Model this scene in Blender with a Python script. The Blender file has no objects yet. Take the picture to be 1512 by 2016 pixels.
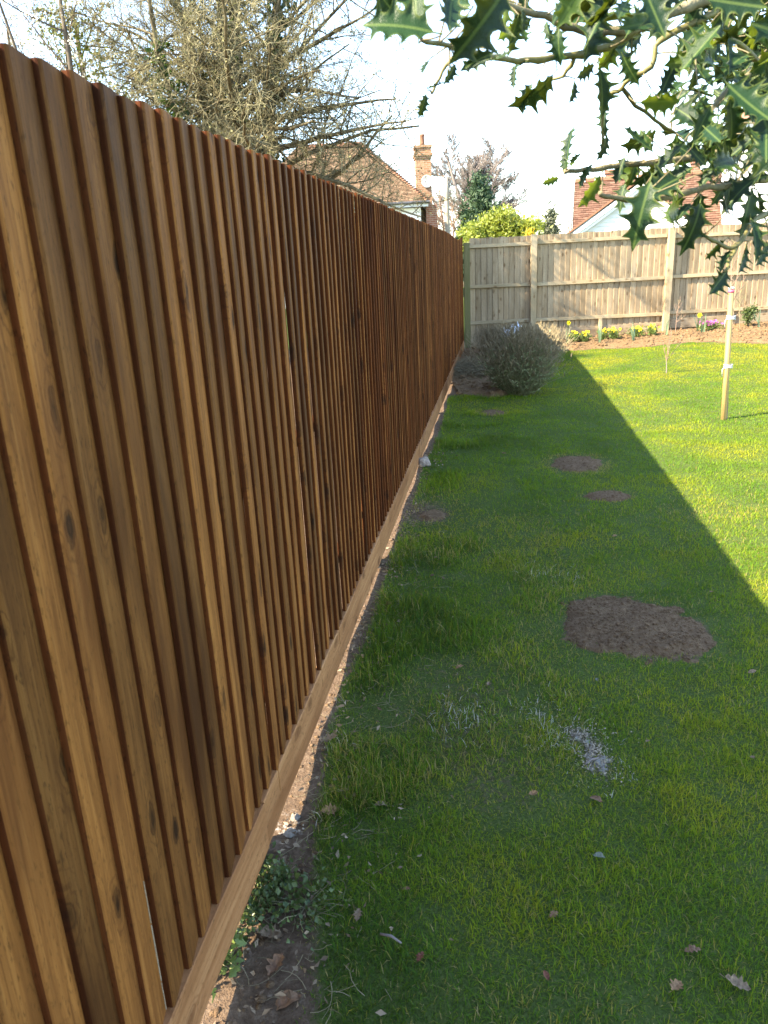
import bpy, bmesh, math, random
import numpy as np
from mathutils import Vector, Matrix, noise as mnoise

random.seed(7)
RNG = np.random.default_rng(7)
SC = bpy.context.scene
COL = SC.collection

# ------------------------------------------------------------------ camera
FPX, ROLL, PITCH, CAMH = 1514.0, 0.05, math.radians(18.0), 1.62
_X = np.array([1.0, 0, 0])
_F = np.array([0, math.cos(PITCH), -math.sin(PITCH)])
_U0 = np.array([0, math.sin(PITCH), math.cos(PITCH)])
_R = math.cos(ROLL) * _X - math.sin(ROLL) * _U0
_U = math.sin(ROLL) * _X + math.cos(ROLL) * _U0
_C = np.array([0, 0, CAMH])
cam_data = bpy.data.cameras.new('camera')
cam = bpy.data.objects.new('camera', cam_data)
COL.objects.link(cam)
cam_data.sensor_fit = 'VERTICAL'
cam_data.sensor_height = 36.0
cam_data.lens = FPX / 2016 * 36.0
cam_data.clip_start = 0.02
cam_data.clip_end = 2000
cam_data.dof.use_dof = True
cam_data.dof.focus_distance = 5.5
cam_data.dof.aperture_fstop = 12.0
cam.matrix_world = Matrix(((_R[0], _U[0], -_F[0], _C[0]), (_R[1], _U[1], -_F[1], _C[1]),
                           (_R[2], _U[2], -_F[2], _C[2]), (0, 0, 0, 1)))
SC.camera = cam

# ------------------------------------------------------------------ sky, sun, exposure
SUN_EL, SUN_AZ = math.radians(41.3), math.radians(21.0)
to_sun = Vector((-math.cos(SUN_AZ) * math.cos(SUN_EL), -math.sin(SUN_AZ) * math.cos(SUN_EL), math.sin(SUN_EL)))
world = bpy.data.worlds.new('World')
SC.world = world
world.use_nodes = True
wn = world.node_tree
bg = wn.nodes['Background']
sky = wn.nodes.new('ShaderNodeTexSky')
sky.sky_type = 'NISHITA'
sky.sun_disc = False
sky.sun_elevation = SUN_EL
sky.sun_rotation = math.atan2(to_sun.x, to_sun.y)
sky.air_density = 1.0
sky.dust_density = 0.4
sky.ozone_density = 1.0
bg.inputs['Strength'].default_value = 0.15
wn.links.new(sky.outputs[0], bg.inputs['Color'])
sun_data = bpy.data.lights.new('sun', 'SUN')
sun_data.energy = 4.8
sun_data.angle = math.radians(0.5)
sun_data.color = (1.0, 0.88, 0.68)
sun = bpy.data.objects.new('sun', sun_data)
COL.objects.link(sun)
sun.rotation_euler = to_sun.to_track_quat('Z', 'Y').to_euler()
SC.view_settings.view_transform = 'Standard'
SC.view_settings.look = 'None'
SC.view_settings.exposure = 2.42
SC.view_settings.use_white_balance = True
SC.view_settings.white_balance_temperature = 6800
SC.view_settings.gamma = 1.0
SC.view_settings.use_curve_mapping = False
SC.cycles.max_bounces = 8
SC.cycles.transparent_max_bounces = 8


# ------------------------------------------------------------------ helpers
def ray(px, py):
    return _F + (px - 756) / FPX * _R - (py - 1008) / FPX * _U


def at(px, py, y):
    d = ray(px, py)
    return _C + d * (y / d[1])


def atd(px, py, dist):
    d = ray(px, py)
    return _C + d / np.linalg.norm(d) * dist


_LAT = RNG.random((64, 64))


def vnoise(x, y, s):
    """smooth value noise 0..1 over metres, feature size s"""
    x = np.asarray(x, float) / s + 100.3
    y = np.asarray(y, float) / s + 77.7
    xi = np.floor(x).astype(int)
    yi = np.floor(y).astype(int)
    u = x - xi
    v = y - yi
    u = u * u * (3 - 2 * u)
    v = v * v * (3 - 2 * v)
    a = _LAT[xi % 64, yi % 64]
    b = _LAT[(xi + 1) % 64, yi % 64]
    c = _LAT[xi % 64, (yi + 1) % 64]
    d = _LAT[(xi + 1) % 64, (yi + 1) % 64]
    return (a * (1 - u) + b * u) * (1 - v) + (c * (1 - u) + d * u) * v


def sstep(a, b, x):
    t = np.clip((np.asarray(x, float) - a) / (b - a), 0, 1)
    return t * t * (3 - 2 * t)


FD = np.array([0.16, 1.0]) / math.hypot(0.16, 1.0)     # direction of the brown fence
FN = np.array([FD[1], -FD[0]])                          # its normal, towards the lawn
F0 = np.array([-0.69, 0.0])


def fdist(x, y):
    return (np.asarray(x) - F0[0]) * FN[0] + (np.asarray(y) - F0[1]) * FN[1]


def gz(x, y):
    """height of the ground"""
    x = np.asarray(x, float)
    y = np.asarray(y, float)
    z = 0.037 * np.clip(x - 1.6, 0, 6) * sstep(8.5, 13.6, y)
    d = fdist(x, y)
    near = np.exp(-(d / 0.35) ** 2)
    inside = sstep(-30, -20, y) * (1 - sstep(16, 20, y))
    z = z + (vnoise(x, y, 0.9) - 0.5) * 0.03 * inside * (1 - near)
    z = z + (vnoise(x, y, 0.23) - 0.5) * 0.012 * inside
    z = z + near * inside * (0.012 * sstep(1.9, 2.6, y) + 0.045 * (vnoise(x * 0 + 3, y, 0.42) - 0.45) * sstep(1.9, 2.8, y) - 0.012 * (1 - sstep(1.9, 2.6, y)))
    return z


def gnd(px, py):
    """where a line of sight meets the ground"""
    d = ray(px, py)
    z = 0.0
    for _ in range(6):
        t = (z - CAMH) / d[2]
        p = _C + t * d
        z = float(gz(p[0], p[1]))
    return np.array([p[0], p[1], z])


def tag(o, label=None, cat=None, group=None, kind=None):
    if label: o['label'] = label
    if cat: o['category'] = cat
    if group: o['group'] = group
    if kind: o['kind'] = kind
    return o


def empty(name, loc=(0, 0, 0), rz=0.0):
    o = bpy.data.objects.new(name, None)
    o.empty_display_size = 0.1
    COL.objects.link(o)
    o.location = loc
    o.rotation_euler = (0, 0, rz)
    return o


def link_mesh(name, me, mat=None, parent=None, smooth=False):
    if mat is not None and not me.materials:
        me.materials.append(mat)
    if smooth:
        me.polygons.foreach_set('use_smooth', np.ones(len(me.polygons), bool))
    o = bpy.data.objects.new(name, me)
    COL.objects.link(o)
    if parent is not None:
        o.parent = parent
    return o


def np_mesh(name, verts, faces, attrs=None):
    """verts (N,3); faces: list of arrays (M,3) / (K,4)"""
    verts = np.asarray(verts, np.float32)
    if not isinstance(faces, (list, tuple)):
        faces = [faces]
    faces = [np.asarray(f, np.int32) for f in faces if len(f)]
    me = bpy.data.meshes.new(name)
    me.vertices.add(len(verts))
    me.vertices.foreach_set('co', verts.ravel())
    loops = np.concatenate([f.ravel() for f in faces])
    sizes = np.concatenate([np.full(len(f), f.shape[1], np.int32) for f in faces])
    starts = np.concatenate([[0], np.cumsum(sizes)[:-1]]).astype(np.int32)
    me.loops.add(len(loops))
    me.loops.foreach_set('vertex_index', loops)
    me.polygons.add(len(sizes))
    me.polygons.foreach_set('loop_start', starts)
    if attrs:
        for k, v in attrs.items():
            a = me.attributes.new(k, 'FLOAT', 'POINT')
            a.data.foreach_set('value', np.asarray(v, np.float32))
    me.update(calc_edges=True)
    return me


class MB:
    """collects boxes, prisms and rings for one mesh"""
    def __init__(s):
        s.v = []
        s.f = []

    def add(s, v, f):
        n = len(s.v)
        s.v += [tuple(map(float, p)) for p in v]
        s.f += [tuple(i + n for i in q) for q in f]
        return s

    def box(s, c, d, rz=0.0, rx=0.0, ry=0.0):
        M = Matrix.Translation(c) @ Matrix.Rotation(rz, 4, 'Z') @ Matrix.Rotation(ry, 4, 'Y') @ Matrix.Rotation(rx, 4, 'X')
        h = [x / 2 for x in d]
        v = [M @ Vector((sx * h[0], sy * h[1], sz * h[2])) for sx in (-1, 1) for sy in (-1, 1) for sz in (-1, 1)]
        return s.add(v, [(0, 1, 3, 2), (4, 6, 7, 5), (0, 4, 5, 1), (2, 3, 7, 6), (0, 2, 6, 4), (1, 5, 7, 3)])

    def prism(s, pts, axis_pts):
        """outline pts (list of 3-vectors) swept by vector axis_pts"""
        n = len(pts)
        a = [Vector(p) for p in pts]
        b = [p + Vector(axis_pts) for p in a]
        f = [tuple(range(n))[::-1], tuple(range(n, 2 * n))]
        f += [(i, (i + 1) % n, n + (i + 1) % n, n + i) for i in range(n)]
        return s.add(a + b, f)

    def tube(s, pts, rad, k=8, cap=True):
        pts = [Vector(p) for p in pts]
        if not hasattr(rad, '__len__'):
            rad = [rad] * len(pts)
        rings = []
        for i, p in enumerate(pts):
            t = (pts[min(i + 1, len(pts) - 1)] - pts[max(i - 1, 0)]).normalized()
            a = t.cross(Vector((0.31, 0.87, 0.22))).normalized()
            b = t.cross(a)
            rings.append([p + (a * math.cos(2 * math.pi * j / k) + b * math.sin(2 * math.pi * j / k)) * rad[i] for j in range(k)])
        v = [q for r in rings for q in r]
        f = []
        for i in range(len(pts) - 1):
            for j in range(k):
                f.append((i * k + j, i * k + (j + 1) % k, (i + 1) * k + (j + 1) % k, (i + 1) * k + j))
        if cap:
            f.append(tuple(range(k))[::-1])
            f.append(tuple((len(pts) - 1) * k + j for j in range(k)))
        return s.add(v, f)

    def mesh(s, name):
        me = bpy.data.meshes.new(name)
        me.from_pydata(s.v, [], s.f)
        bm = bmesh.new()
        bm.from_mesh(me)
        bmesh.ops.recalc_face_normals(bm, faces=bm.faces)
        bm.to_mesh(me)
        bm.free()
        me.update()
        return me

    def build(s, name, mat, parent=None, smooth=False):
        return link_mesh(name, s.mesh(name), mat, parent, smooth)


# ------------------------------------------------------------------ material helpers
class NT:
    def __init__(s, name):
        s.m = bpy.data.materials.new(name)
        s.m.use_nodes = True
        s.t = s.m.node_tree
        s.p = s.t.nodes['Principled BSDF']
        s.out = s.t.nodes['Material Output']

    def n(s, typ, **kw):
        nd = s.t.nodes.new(typ)
        for k, v in kw.items():
            if k[0] == '_':
                setattr(nd, k[1:], v)
            else:
                nd.inputs[k.replace('_', ' ')].default_value = v
        return nd

    def l(s, a, b):
        s.t.links.new(a, b)

    def coord(s, scale=(1, 1, 1), rand=False, kind='Object'):
        c = s.n('ShaderNodeTexCoord')
        mp = s.n('ShaderNodeMapping')
        mp.inputs['Scale'].default_value = scale
        s.l(c.outputs[kind], mp.inputs['Vector'])
        if rand:
            oi = s.n('ShaderNodeObjectInfo')
            ml = s.n('ShaderNodeMath', _operation='MULTIPLY')
            ml.inputs[1].default_value = 173.0
            s.l(oi.outputs['Random'], ml.inputs[0])
            s.l(ml.outputs[0], mp.inputs['Location'])
        return mp.outputs[0]

    def noise(s, vec, scale, detail=4, rough=0.55, dist=0.0):
        nd = s.n('ShaderNodeTexNoise', Scale=scale, Detail=detail, Roughness=rough, Distortion=dist)
        s.l(vec, nd.inputs['Vector'])
        return nd.outputs[0]

    def ramp(s, fac, stops):
        r = s.n('ShaderNodeValToRGB')
        e = r.color_ramp.elements
        while len(e) < len(stops):
            e.new(0.5)
        for i, (p, c) in enumerate(stops):
            e[i].position = p
            e[i].color = (*c, 1) if len(c) == 3 else c
        s.l(fac, r.inputs[0])
        return r.outputs[0]

    def mix(s, fac, a, b, mode='MIX'):
        m = s.n('ShaderNodeMix', _data_type='RGBA', _blend_type=mode)
        for sock, v in ((m.inputs[0], fac), (m.inputs[6], a), (m.inputs[7], b)):
            if hasattr(v, 'node'):
                s.l(v, sock)
            elif isinstance(v, (int, float)):
                sock.default_value = v
            else:
                sock.default_value = (*v, 1)
        return m.outputs[2]

    def math(s, op, a, b=None):
        m = s.n('ShaderNodeMath', _operation=op)
        for sock, v in ((m.inputs[0], a), (m.inputs[1], b)):
            if v is None:
                continue
            if hasattr(v, 'node'):
                s.l(v, sock)
            else:
                sock.default_value = v
        return m.outputs[0]

    def attr(s, name):
        return s.n('ShaderNodeAttribute', _attribute_name=name).outputs['Fac']

    def rnd(s):
        return s.n('ShaderNodeObjectInfo').outputs['Random']

    def bump(s, h, strength=0.4, dist=0.01):
        b = s.n('ShaderNodeBump', Strength=strength, Distance=dist)
        s.l(h, b.inputs['Height'])
        s.l(b.outputs[0], s.p.inputs['Normal'])

    def done(s, color, rough=0.7, spec=0.3):
        if hasattr(color, 'node'):
            s.l(color, s.p.inputs['Base Color'])
        else:
            s.p.inputs['Base Color'].default_value = (*color, 1)
        if hasattr(rough, 'node'):
            s.l(rough, s.p.inputs['Roughness'])
        else:
            s.p.inputs['Roughness'].default_value = rough
        s.p.inputs['Specular IOR Level'].default_value = spec
        return s.m

    def translucent(s, color, fac):
        tr = s.n('ShaderNodeBsdfTranslucent')
        if hasattr(color, 'node'):
            s.l(color, tr.inputs[0])
        else:
            tr.inputs[0].default_value = (*color, 1)
        mx = s.n('ShaderNodeMixShader')
        mx.inputs[0].default_value = fac
        s.l(s.p.outputs[0], mx.inputs[1])
        s.l(tr.outputs[0], mx.inputs[2])
        s.l(mx.outputs[0], s.out.inputs[0])


def wood(name, dark, mid, light, knot, rough=0.7, grain=1.0, spread=0.5, green=None, gs=1.0):
    t = NT(name)
    v = t.coord((1, 1, 1), rand=True)
    g = t.n('ShaderNodeMapping')
    g.inputs['Scale'].default_value = (70 * gs, 70 * gs, 2.2 * gs)
    t.l(v, g.inputs['Vector'])
    warp = t.noise(v, 22.0, 3, 0.6)
    fine = t.noise(g.outputs[0], 1.0, 5, 0.65, 0.6)
    spk = t.n('ShaderNodeMapping')
    spk.inputs['Scale'].default_value = (150, 150, 55)
    t.l(v, spk.inputs['Vector'])
    speck = t.noise(spk.outputs[0], 1.0, 3, 0.6)
    b = t.n('ShaderNodeMapping')
    b.inputs['Scale'].default_value = (7, 7, 1.3)
    t.l(v, b.inputs['Vector'])
    blot = t.noise(b.outputs[0], 1.0, 3, 0.6, 0.4)
    base = t.ramp(fine, [(0.16, dark), (0.5, mid), (0.84, light)])
    base = t.mix(t.math('MULTIPLY', t.ramp(blot, [(0.40, (0, 0, 0)), (0.68, (1, 1, 1))]), 0.85), base, dark)
    base = t.mix(t.math('MULTIPLY', t.ramp(speck, [(0.56, (0, 0, 0)), (0.70, (1, 1, 1))]), 0.75), base, [c * 0.36 for c in mid])
    # growth rings, pushed aside by the knots
    gr = t.n('ShaderNodeMapping')
    gr.inputs['Scale'].default_value = (9 * gs, 9 * gs, 0.9 * gs)
    t.l(v, gr.inputs['Vector'])
    gn = t.noise(gr.outputs[0], 1.0, 2, 0.5)
    # knots
    sxk = t.n('ShaderNodeSeparateXYZ')
    t.l(v, sxk.inputs[0])
    ck = t.n('ShaderNodeCombineXYZ')
    t.l(t.math('MULTIPLY', sxk.outputs[0], 9.0), ck.inputs[0])
    t.l(t.math('MULTIPLY', sxk.outputs[2], 4.6), ck.inputs[1])
    vo = t.n('ShaderNodeTexVoronoi', _voronoi_dimensions='2D', Scale=1.0, Randomness=1.0)
    t.l(ck.outputs[0], vo.inputs['Vector'])
    sc_ = t.n('ShaderNodeSeparateColor')
    t.l(vo.outputs['Color'], sc_.inputs[0])
    off = t.math('MULTIPLY', t.math('GREATER_THAN', sc_.outputs[0], 0.46), 5.0)
    kd = t.math('ADD', t.math('ADD', vo.outputs['Distance'], off), t.math('MULTIPLY', t.math('SUBTRACT', warp, 0.5), 0.30))
    km = t.math('MULTIPLY', t.ramp(kd, [(0.06, (1, 1, 1)), (0.20, (0, 0, 0))]), t.math('ADD', t.math('MULTIPLY', sc_.outputs[1], 0.7), 0.3))
    ring = t.ramp(t.math('SINE', t.math('MULTIPLY', kd, 55.0)), [(0.3, (0, 0, 0)), (1.0, (1, 1, 1))])
    near = t.ramp(kd, [(0.18, (1, 1, 1)), (0.50, (0, 0, 0))])
    base = t.mix(t.math('MULTIPLY', t.math('MULTIPLY', ring, near), 0.6), base, dark)
    base = t.mix(t.math('MULTIPLY', km, 0.95), base, knot)
    ringc = t.math('ADD', t.math('MULTIPLY', gn, 75.0), t.math('DIVIDE', 1.6, t.math('ADD', kd, 0.12)))
    rg = t.ramp(t.math('SINE', ringc), [(0.15, (0, 0, 0)), (0.95, (1, 1, 1))])
    base = t.mix(t.math('MULTIPLY', rg, 0.22), base, dark)
    # each board its own tone
    oi = t.rnd()
    tone = t.ramp(oi, [(0.0, (1 - spread,) * 3), (0.45, (1.0, 0.97, 0.93)), (1.0, (1 + spread * 0.6, 1 + spread * 0.52, 1 + spread * 0.42))])
    base = t.mix(1.0, base, tone, 'MULTIPLY')
    if green:
        gm = t.n('ShaderNodeTexCoord')
        sx = t.n('ShaderNodeSeparateXYZ')
        t.l(gm.outputs['Object'], sx.inputs[0])
        base = t.mix(t.math('MULTIPLY', t.ramp(blot, [(0.3, (0.2,) * 3), (0.7, (1, 1, 1))]), 0.8), base, green)
    t.bump(t.math('ADD', t.math('MULTIPLY', fine, 0.8), t.math('MULTIPLY', km, -0.6)), 0.35 * grain, 0.004)
    return t.done(base, rough, 0.10)


M = {}
M['brown'] = wood('brown_stained_wood', (0.080, 0.027, 0.008), (0.265, 0.108, 0.028), (0.370, 0.172, 0.050), (0.014, 0.006, 0.003), 0.72, 1.0, 0.46)
M['brown_edge'] = wood('dark_brown_board_edge', (0.050, 0.013, 0.004), (0.105, 0.030, 0.008), (0.165, 0.054, 0.015), (0.022, 0.009, 0.005), 0.75, 1.0, 0.3)
M['brown_dark'] = wood('dark_brown_stained_wood', (0.062, 0.018, 0.005), (0.150, 0.047, 0.011), (0.225, 0.086, 0.022), (0.022, 0.009, 0.005), 0.72, 1.0, 0.25)
M['gravel'] = wood('brown_plinth_wood', (0.19, 0.078, 0.030), (0.36, 0.175, 0.075), (0.50, 0.285, 0.14), (0.10, 0.04, 0.018), 0.65, 1.2, 0.12, gs=0.8)
M['pale'] = wood('weathered_pale_wood', (0.23, 0.165, 0.095), (0.38, 0.298, 0.198), (0.46, 0.385, 0.28), (0.12, 0.07, 0.035), 0.8, 0.8, 0.22)
M['pale_rail'] = wood('pale_rail_wood', (0.28, 0.22, 0.13), (0.42, 0.34, 0.225), (0.50, 0.425, 0.30), (0.16, 0.10, 0.05), 0.8, 0.8, 0.15)
M['green_post'] = wood('algae_green_post_wood', (0.13, 0.115, 0.06), (0.21, 0.185, 0.10), (0.30, 0.26, 0.15), (0.06, 0.05, 0.03), 0.85, 0.8, 0.1, green=(0.15, 0.155, 0.065))


def simple(name, col, rough=0.7, spec=0.3, var=0.12, scale=20.0, bump=0.0):
    t = NT(name)
    v = t.coord()
    nz = t.noise(v, scale, 4)
    c = t.ramp(nz, [(0.3, [x * (1 - var) for x in col]), (0.7, [min(1, x * (1 + var)) for x in col])])
    if bump:
        t.bump(nz, bump, 0.01)
    return t.done(c, rough, spec)


def soil_mat(name, a, b, c, scale=1.0):
    t = NT(name)
    v = t.coord()
    n1 = t.noise(v, 5 * scale, 5, 0.65)
    n2 = t.noise(v, 45 * scale, 5, 0.7)
    n3 = t.noise(v, 160 * scale, 3, 0.6)
    col = t.ramp(n2, [(0.3, a), (0.52, b), (0.75, c)])
    col = t.mix(t.math('MULTIPLY', t.ramp(n1, [(0.4, (0, 0, 0)), (0.7, (1, 1, 1))]), 0.5), col, a)
    col = t.mix(t.ramp(n3, [(0.70, (0, 0, 0)), (0.76, (0.7,) * 3)]), col, [min(1, x * 2.2) for x in c])
    t.bump(t.math('ADD', n2, t.math('MULTIPLY', n3, 0.5)), 0.9, 0.03)
    return t.done(col, 0.95, 0.1)


M['soil'] = soil_mat('dark_garden_soil', (0.120, 0.072, 0.038), (0.205, 0.131, 0.074), (0.30, 0.20, 0.12))
M['bed_soil'] = soil_mat('dry_bed_soil', (0.145, 0.090, 0.046), (0.23, 0.150, 0.080), (0.32, 0.222, 0.130))


def ground_mat():
    t = NT('lawn_thatch_and_soil')
    v = t.coord()
    n1 = t.noise(v, 1.3, 4, 0.6)
    n2 = t.noise(v, 38, 5, 0.7)
    n3 = t.noise(v, 120, 4, 0.7)
    green = t.ramp(n3, [(0.3, (0.040, 0.066, 0.016)), (0.55, (0.090, 0.125, 0.030)), (0.8, (0.20, 0.20, 0.080))])
    soil = t.ramp(n2, [(0.3, (0.075, 0.048, 0.030)), (0.55, (0.145, 0.098, 0.064)), (0.8, (0.24, 0.18, 0.125))])
    a = t.attr('bare')
    m = t.math('ADD', a, t.math('MULTIPLY', t.math('SUBTRACT', n2, 0.5), 0.8))
    col = t.mix(t.ramp(m, [(0.35, (0, 0, 0)), (0.6, (1, 1, 1))]), green, soil)
    pw = t.attr('powder')
    pm = t.math('ADD', pw, t.math('MULTIPLY', t.math('SUBTRACT', n2, 0.55), 2.6))
    col = t.mix(t.ramp(pm, [(0.55, (0, 0, 0)), (1.0, (0.9, 0.9, 0.9))]), col, (0.44, 0.43, 0.40))
    t.bump(t.math('ADD', n2, n3), 0.8, 0.02)
    return t.done(col, 0.95, 0.08)


M['ground'] = ground_mat()


def grass_mat():
    t = NT('grass_blades')
    a = t.attr('tint')
    col = t.ramp(a, [(0.0, (0.040, 0.110, 0.018)), (0.30, (0.105, 0.225, 0.020)), (0.55, (0.225, 0.300, 0.018)),
                     (0.75, (0.38, 0.36, 0.028)), (0.88, (0.30, 0.235, 0.075)), (0.96, (0.42, 0.335, 0.15)), (1.0, (0.62, 0.60, 0.55))])
    t.done(col, 0.6, 0.10)
    t.translucent(t.mix(0.45, col, (0.42, 0.38, 0.008)), 0.45)
    return t.m


M['grass'] = grass_mat()


def leaf_mat(name, c0, c1, tr, trf=0.35, rough=0.45, spec=0.4, attr='tint', rnd=False):
    t = NT(name)
    fac = t.rnd() if rnd else t.attr(attr)
    col = t.ramp(fac, [(0.0, c0), (1.0, c1)])
    t.done(col, rough, spec)
    t.translucent(t.mix(0.5, col, tr), trf)
    return t.m


def bark_mat(name, a, b, c, scale=14):
    t = NT(name)
    v = t.coord((1, 1, 0.35))
    n = t.noise(v, scale, 5, 0.65)
    col = t.ramp(n, [(0.3, a), (0.52, b), (0.75, c)])
    t.bump(n, 0.6, 0.02)
    return t.done(col, 0.9, 0.1)


M['bark'] = bark_mat('tree_bark', (0.05, 0.042, 0.026), (0.13, 0.11, 0.065), (0.22, 0.20, 0.12))
M['twig_olive'] = bark_mat('lichened_twigs', (0.10, 0.090, 0.050), (0.215, 0.195, 0.115), (0.33, 0.305, 0.185), 3)
M['twig_dark'] = bark_mat('dark_twigs', (0.06, 0.048, 0.036), (0.12, 0.10, 0.075), (0.20, 0.17, 0.13), 3)
M['twig_pink'] = bark_mat('far_pinkish_twigs', (0.15, 0.125, 0.115), (0.21, 0.18, 0.165), (0.27, 0.24, 0.22), 0.6)
M['twig_red'] = bark_mat('reddish_twigs', (0.19, 0.125, 0.085), (0.30, 0.205, 0.15), (0.38, 0.29, 0.22), 1.2)
M['ivy'] = leaf_mat('ivy_leaves', (0.020, 0.042, 0.012), (0.075, 0.115, 0.025), (0.10, 0.20, 0.02), 0.25, 0.35)
M['bud'] = leaf_mat('buds_and_lichen', (0.13, 0.12, 0.045), (0.30, 0.28, 0.12), (0.2, 0.2, 0.05), 0.2, 0.7)
M['blossom'] = leaf_mat('white_blossom', (0.60, 0.60, 0.52), (0.82, 0.81, 0.76), (0.8, 0.8, 0.7), 0.3, 0.6)
M['olive_leaf'] = leaf_mat('yellow_green_leaves', (0.10, 0.12, 0.02), (0.24, 0.25, 0.05), (0.25, 0.28, 0.03), 0.35, 0.5)
M['conifer'] = leaf_mat('conifer_foliage', (0.022, 0.05, 0.026), (0.07, 0.115, 0.05), (0.06, 0.12, 0.03), 0.15, 0.6)
M['conifer_grey'] = leaf_mat('grey_green_conifer_foliage', (0.07, 0.085, 0.05), (0.19, 0.20, 0.13), (0.1, 0.15, 0.05), 0.15, 0.6)
M['laurel'] = leaf_mat('laurel_leaves', (0.10, 0.15, 0.025), (0.34, 0.36, 0.06), (0.38, 0.42, 0.04), 0.35, 0.4)
M['golden'] = leaf_mat('golden_conifer_foliage', (0.40, 0.28, 0.02), (0.70, 0.52, 0.04), (0.75, 0.55, 0.03), 0.25, 0.6)
M['lav_green'] = leaf_mat('lavender_leaves', (0.11, 0.135, 0.05), (0.27, 0.30, 0.14), (0.15, 0.2, 0.08), 0.2, 0.7)
M['lav_stem'] = leaf_mat('dry_lavender_stems', (0.15, 0.125, 0.070), (0.36, 0.290, 0.170), (0.3, 0.22, 0.12), 0.15, 0.8)
M['box_leaf'] = leaf_mat('small_box_leaves', (0.04, 0.07, 0.02), (0.12, 0.16, 0.05), (0.12, 0.2, 0.03), 0.25, 0.4)


def holly_mat():
    t = NT('holly_leaf')
    v = t.coord()
    sp = t.n('ShaderNodeSeparateXYZ')
    c = t.n('ShaderNodeTexCoord')
    t.l(c.outputs['Object'], sp.inputs[0])
    oc = t.n('ShaderNodeSeparateColor')
    t.l(t.n('ShaderNodeObjectInfo').outputs['Color'], oc.inputs[0])
    r = oc.outputs[0]      # each leaf's own tone
    n = t.noise(v, 40, 3)
    col = t.ramp(r, [(0.0, (0.008, 0.020, 0.011)), (0.5, (0.013, 0.034, 0.012)), (0.80, (0.024, 0.055, 0.012)), (1.0, (0.085, 0.12, 0.018))])
    col = t.mix(t.math('MULTIPLY', n, 0.4), col, (0.02, 0.05, 0.02))
    ay = t.math('ABSOLUTE', sp.outputs[1])
    rib = t.ramp(ay, [(0.010, (1, 1, 1)), (0.028, (0, 0, 0))])
    col = t.mix(t.math('MULTIPLY', rib, 0.45), col, (0.12, 0.17, 0.045))
    edge = t.attr('edge')
    col = t.mix(t.math('MULTIPLY', t.ramp(edge, [(0.72, (0, 0, 0)), (1.0, (1, 1, 1))]), 0.35), col, (0.20, 0.23, 0.05))
    t.bump(n, 0.25, 0.004)
    t.done(col, t.ramp(n, [(0.3, (0.24,) * 3), (0.7, (0.45,) * 3)]), 0.14)
    t.translucent(t.mix(0.5, col, (0.26, 0.32, 0.012)), 0.2)
    t.l(t.ramp(r, [(0.0, (0.05,) * 3), (0.6, (0.10,) * 3), (0.80, (0.26,) * 3), (1.0, (0.5,) * 3)]), [n_ for n_ in t.t.nodes if n_.type == 'MIX_SHADER'][0].inputs[0])
    return t.m


M['holly'] = holly_mat()
M['holly_bark'] = bark_mat('holly_bark', (0.10, 0.085, 0.05), (0.19, 0.165, 0.095), (0.28, 0.24, 0.15), 30)
M['holly_twig'] = simple('holly_green_twig', (0.15, 0.135, 0.05), 0.5, 0.3, 0.3, 60)


# ------------------------------------------------------------------ the ground
PATCH = []      # (x, y, rx, ry, rot) bare soil in the lawn


def patch_from(pl, pr, pt, pb):
    l, r, t_, b = gnd(*pl), gnd(*pr), gnd(*pt), gnd(*pb)
    c = (l + r + t_ + b) / 4
    return (c[0], c[1], np.linalg.norm(r - l) / 2, abs(t_[1] - b[1]) / 2)


PATCH.append(patch_from((1115, 1235), (1368, 1240), (1235, 1176), (1240, 1297)))
PATCH.append(patch_from((1085, 914), (1188, 914), (1135, 899), (1137, 929)))
PATCH.append(patch_from((1150, 976), (1240, 979), (1195, 966), (1195, 987)))
PATCH.append(patch_from((946, 813), (994, 813), (970, 808), (970, 818)))
PATCH.append(patch_from((830, 1016), (880, 1016), (855, 1006), (855, 1026)))


def patch_dist(x, y, i):
    cx, cy, rx, ry = PATCH[i]
    w = 0.97 + 0.30 * (vnoise(x + i * 7, y, 0.20) - 0.5) + 0.30 * (vnoise(x, y + i * 5, 0.06) - 0.5) + 0.14 * (vnoise(x + i, y, 0.025) - 0.5)
    if i == 0:
        p = 3.0
    else:
        p = 2.0
    return ((np.abs((x - cx) / rx) ** p + np.abs((y - cy) / ry) ** p) ** (1 / p)) / w


BED_FRONT = [(gnd(1114, 690), gnd(1256, 684), gnd(1361, 674), gnd(1512, 676))][0]


def bed_front_y(x):
    xs = [1.7, 2.5] + [p[0] for p in BED_FRONT] + [12]
    ys = [13.2, 13.2] + [p[1] for p in BED_FRONT] + [BED_FRONT[-1][1]]
    return np.interp(x, xs, ys)


def in_bed(x, y):
    """positive inside the flower bed"""
    back = y - (bed_front_y(x) + 0.10 * (vnoise(x, y, 0.35) - 0.5))
    d = fdist(x, y)
    corner = np.minimum(1.02 - d + 0.35 * (vnoise(x, y, 0.5) - 0.5), y - 9.25 - 0.6 * (vnoise(x, y, 0.3) - 0.5) + 0.25 * (d - 0.4))
    return np.maximum(back, corner)


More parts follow.
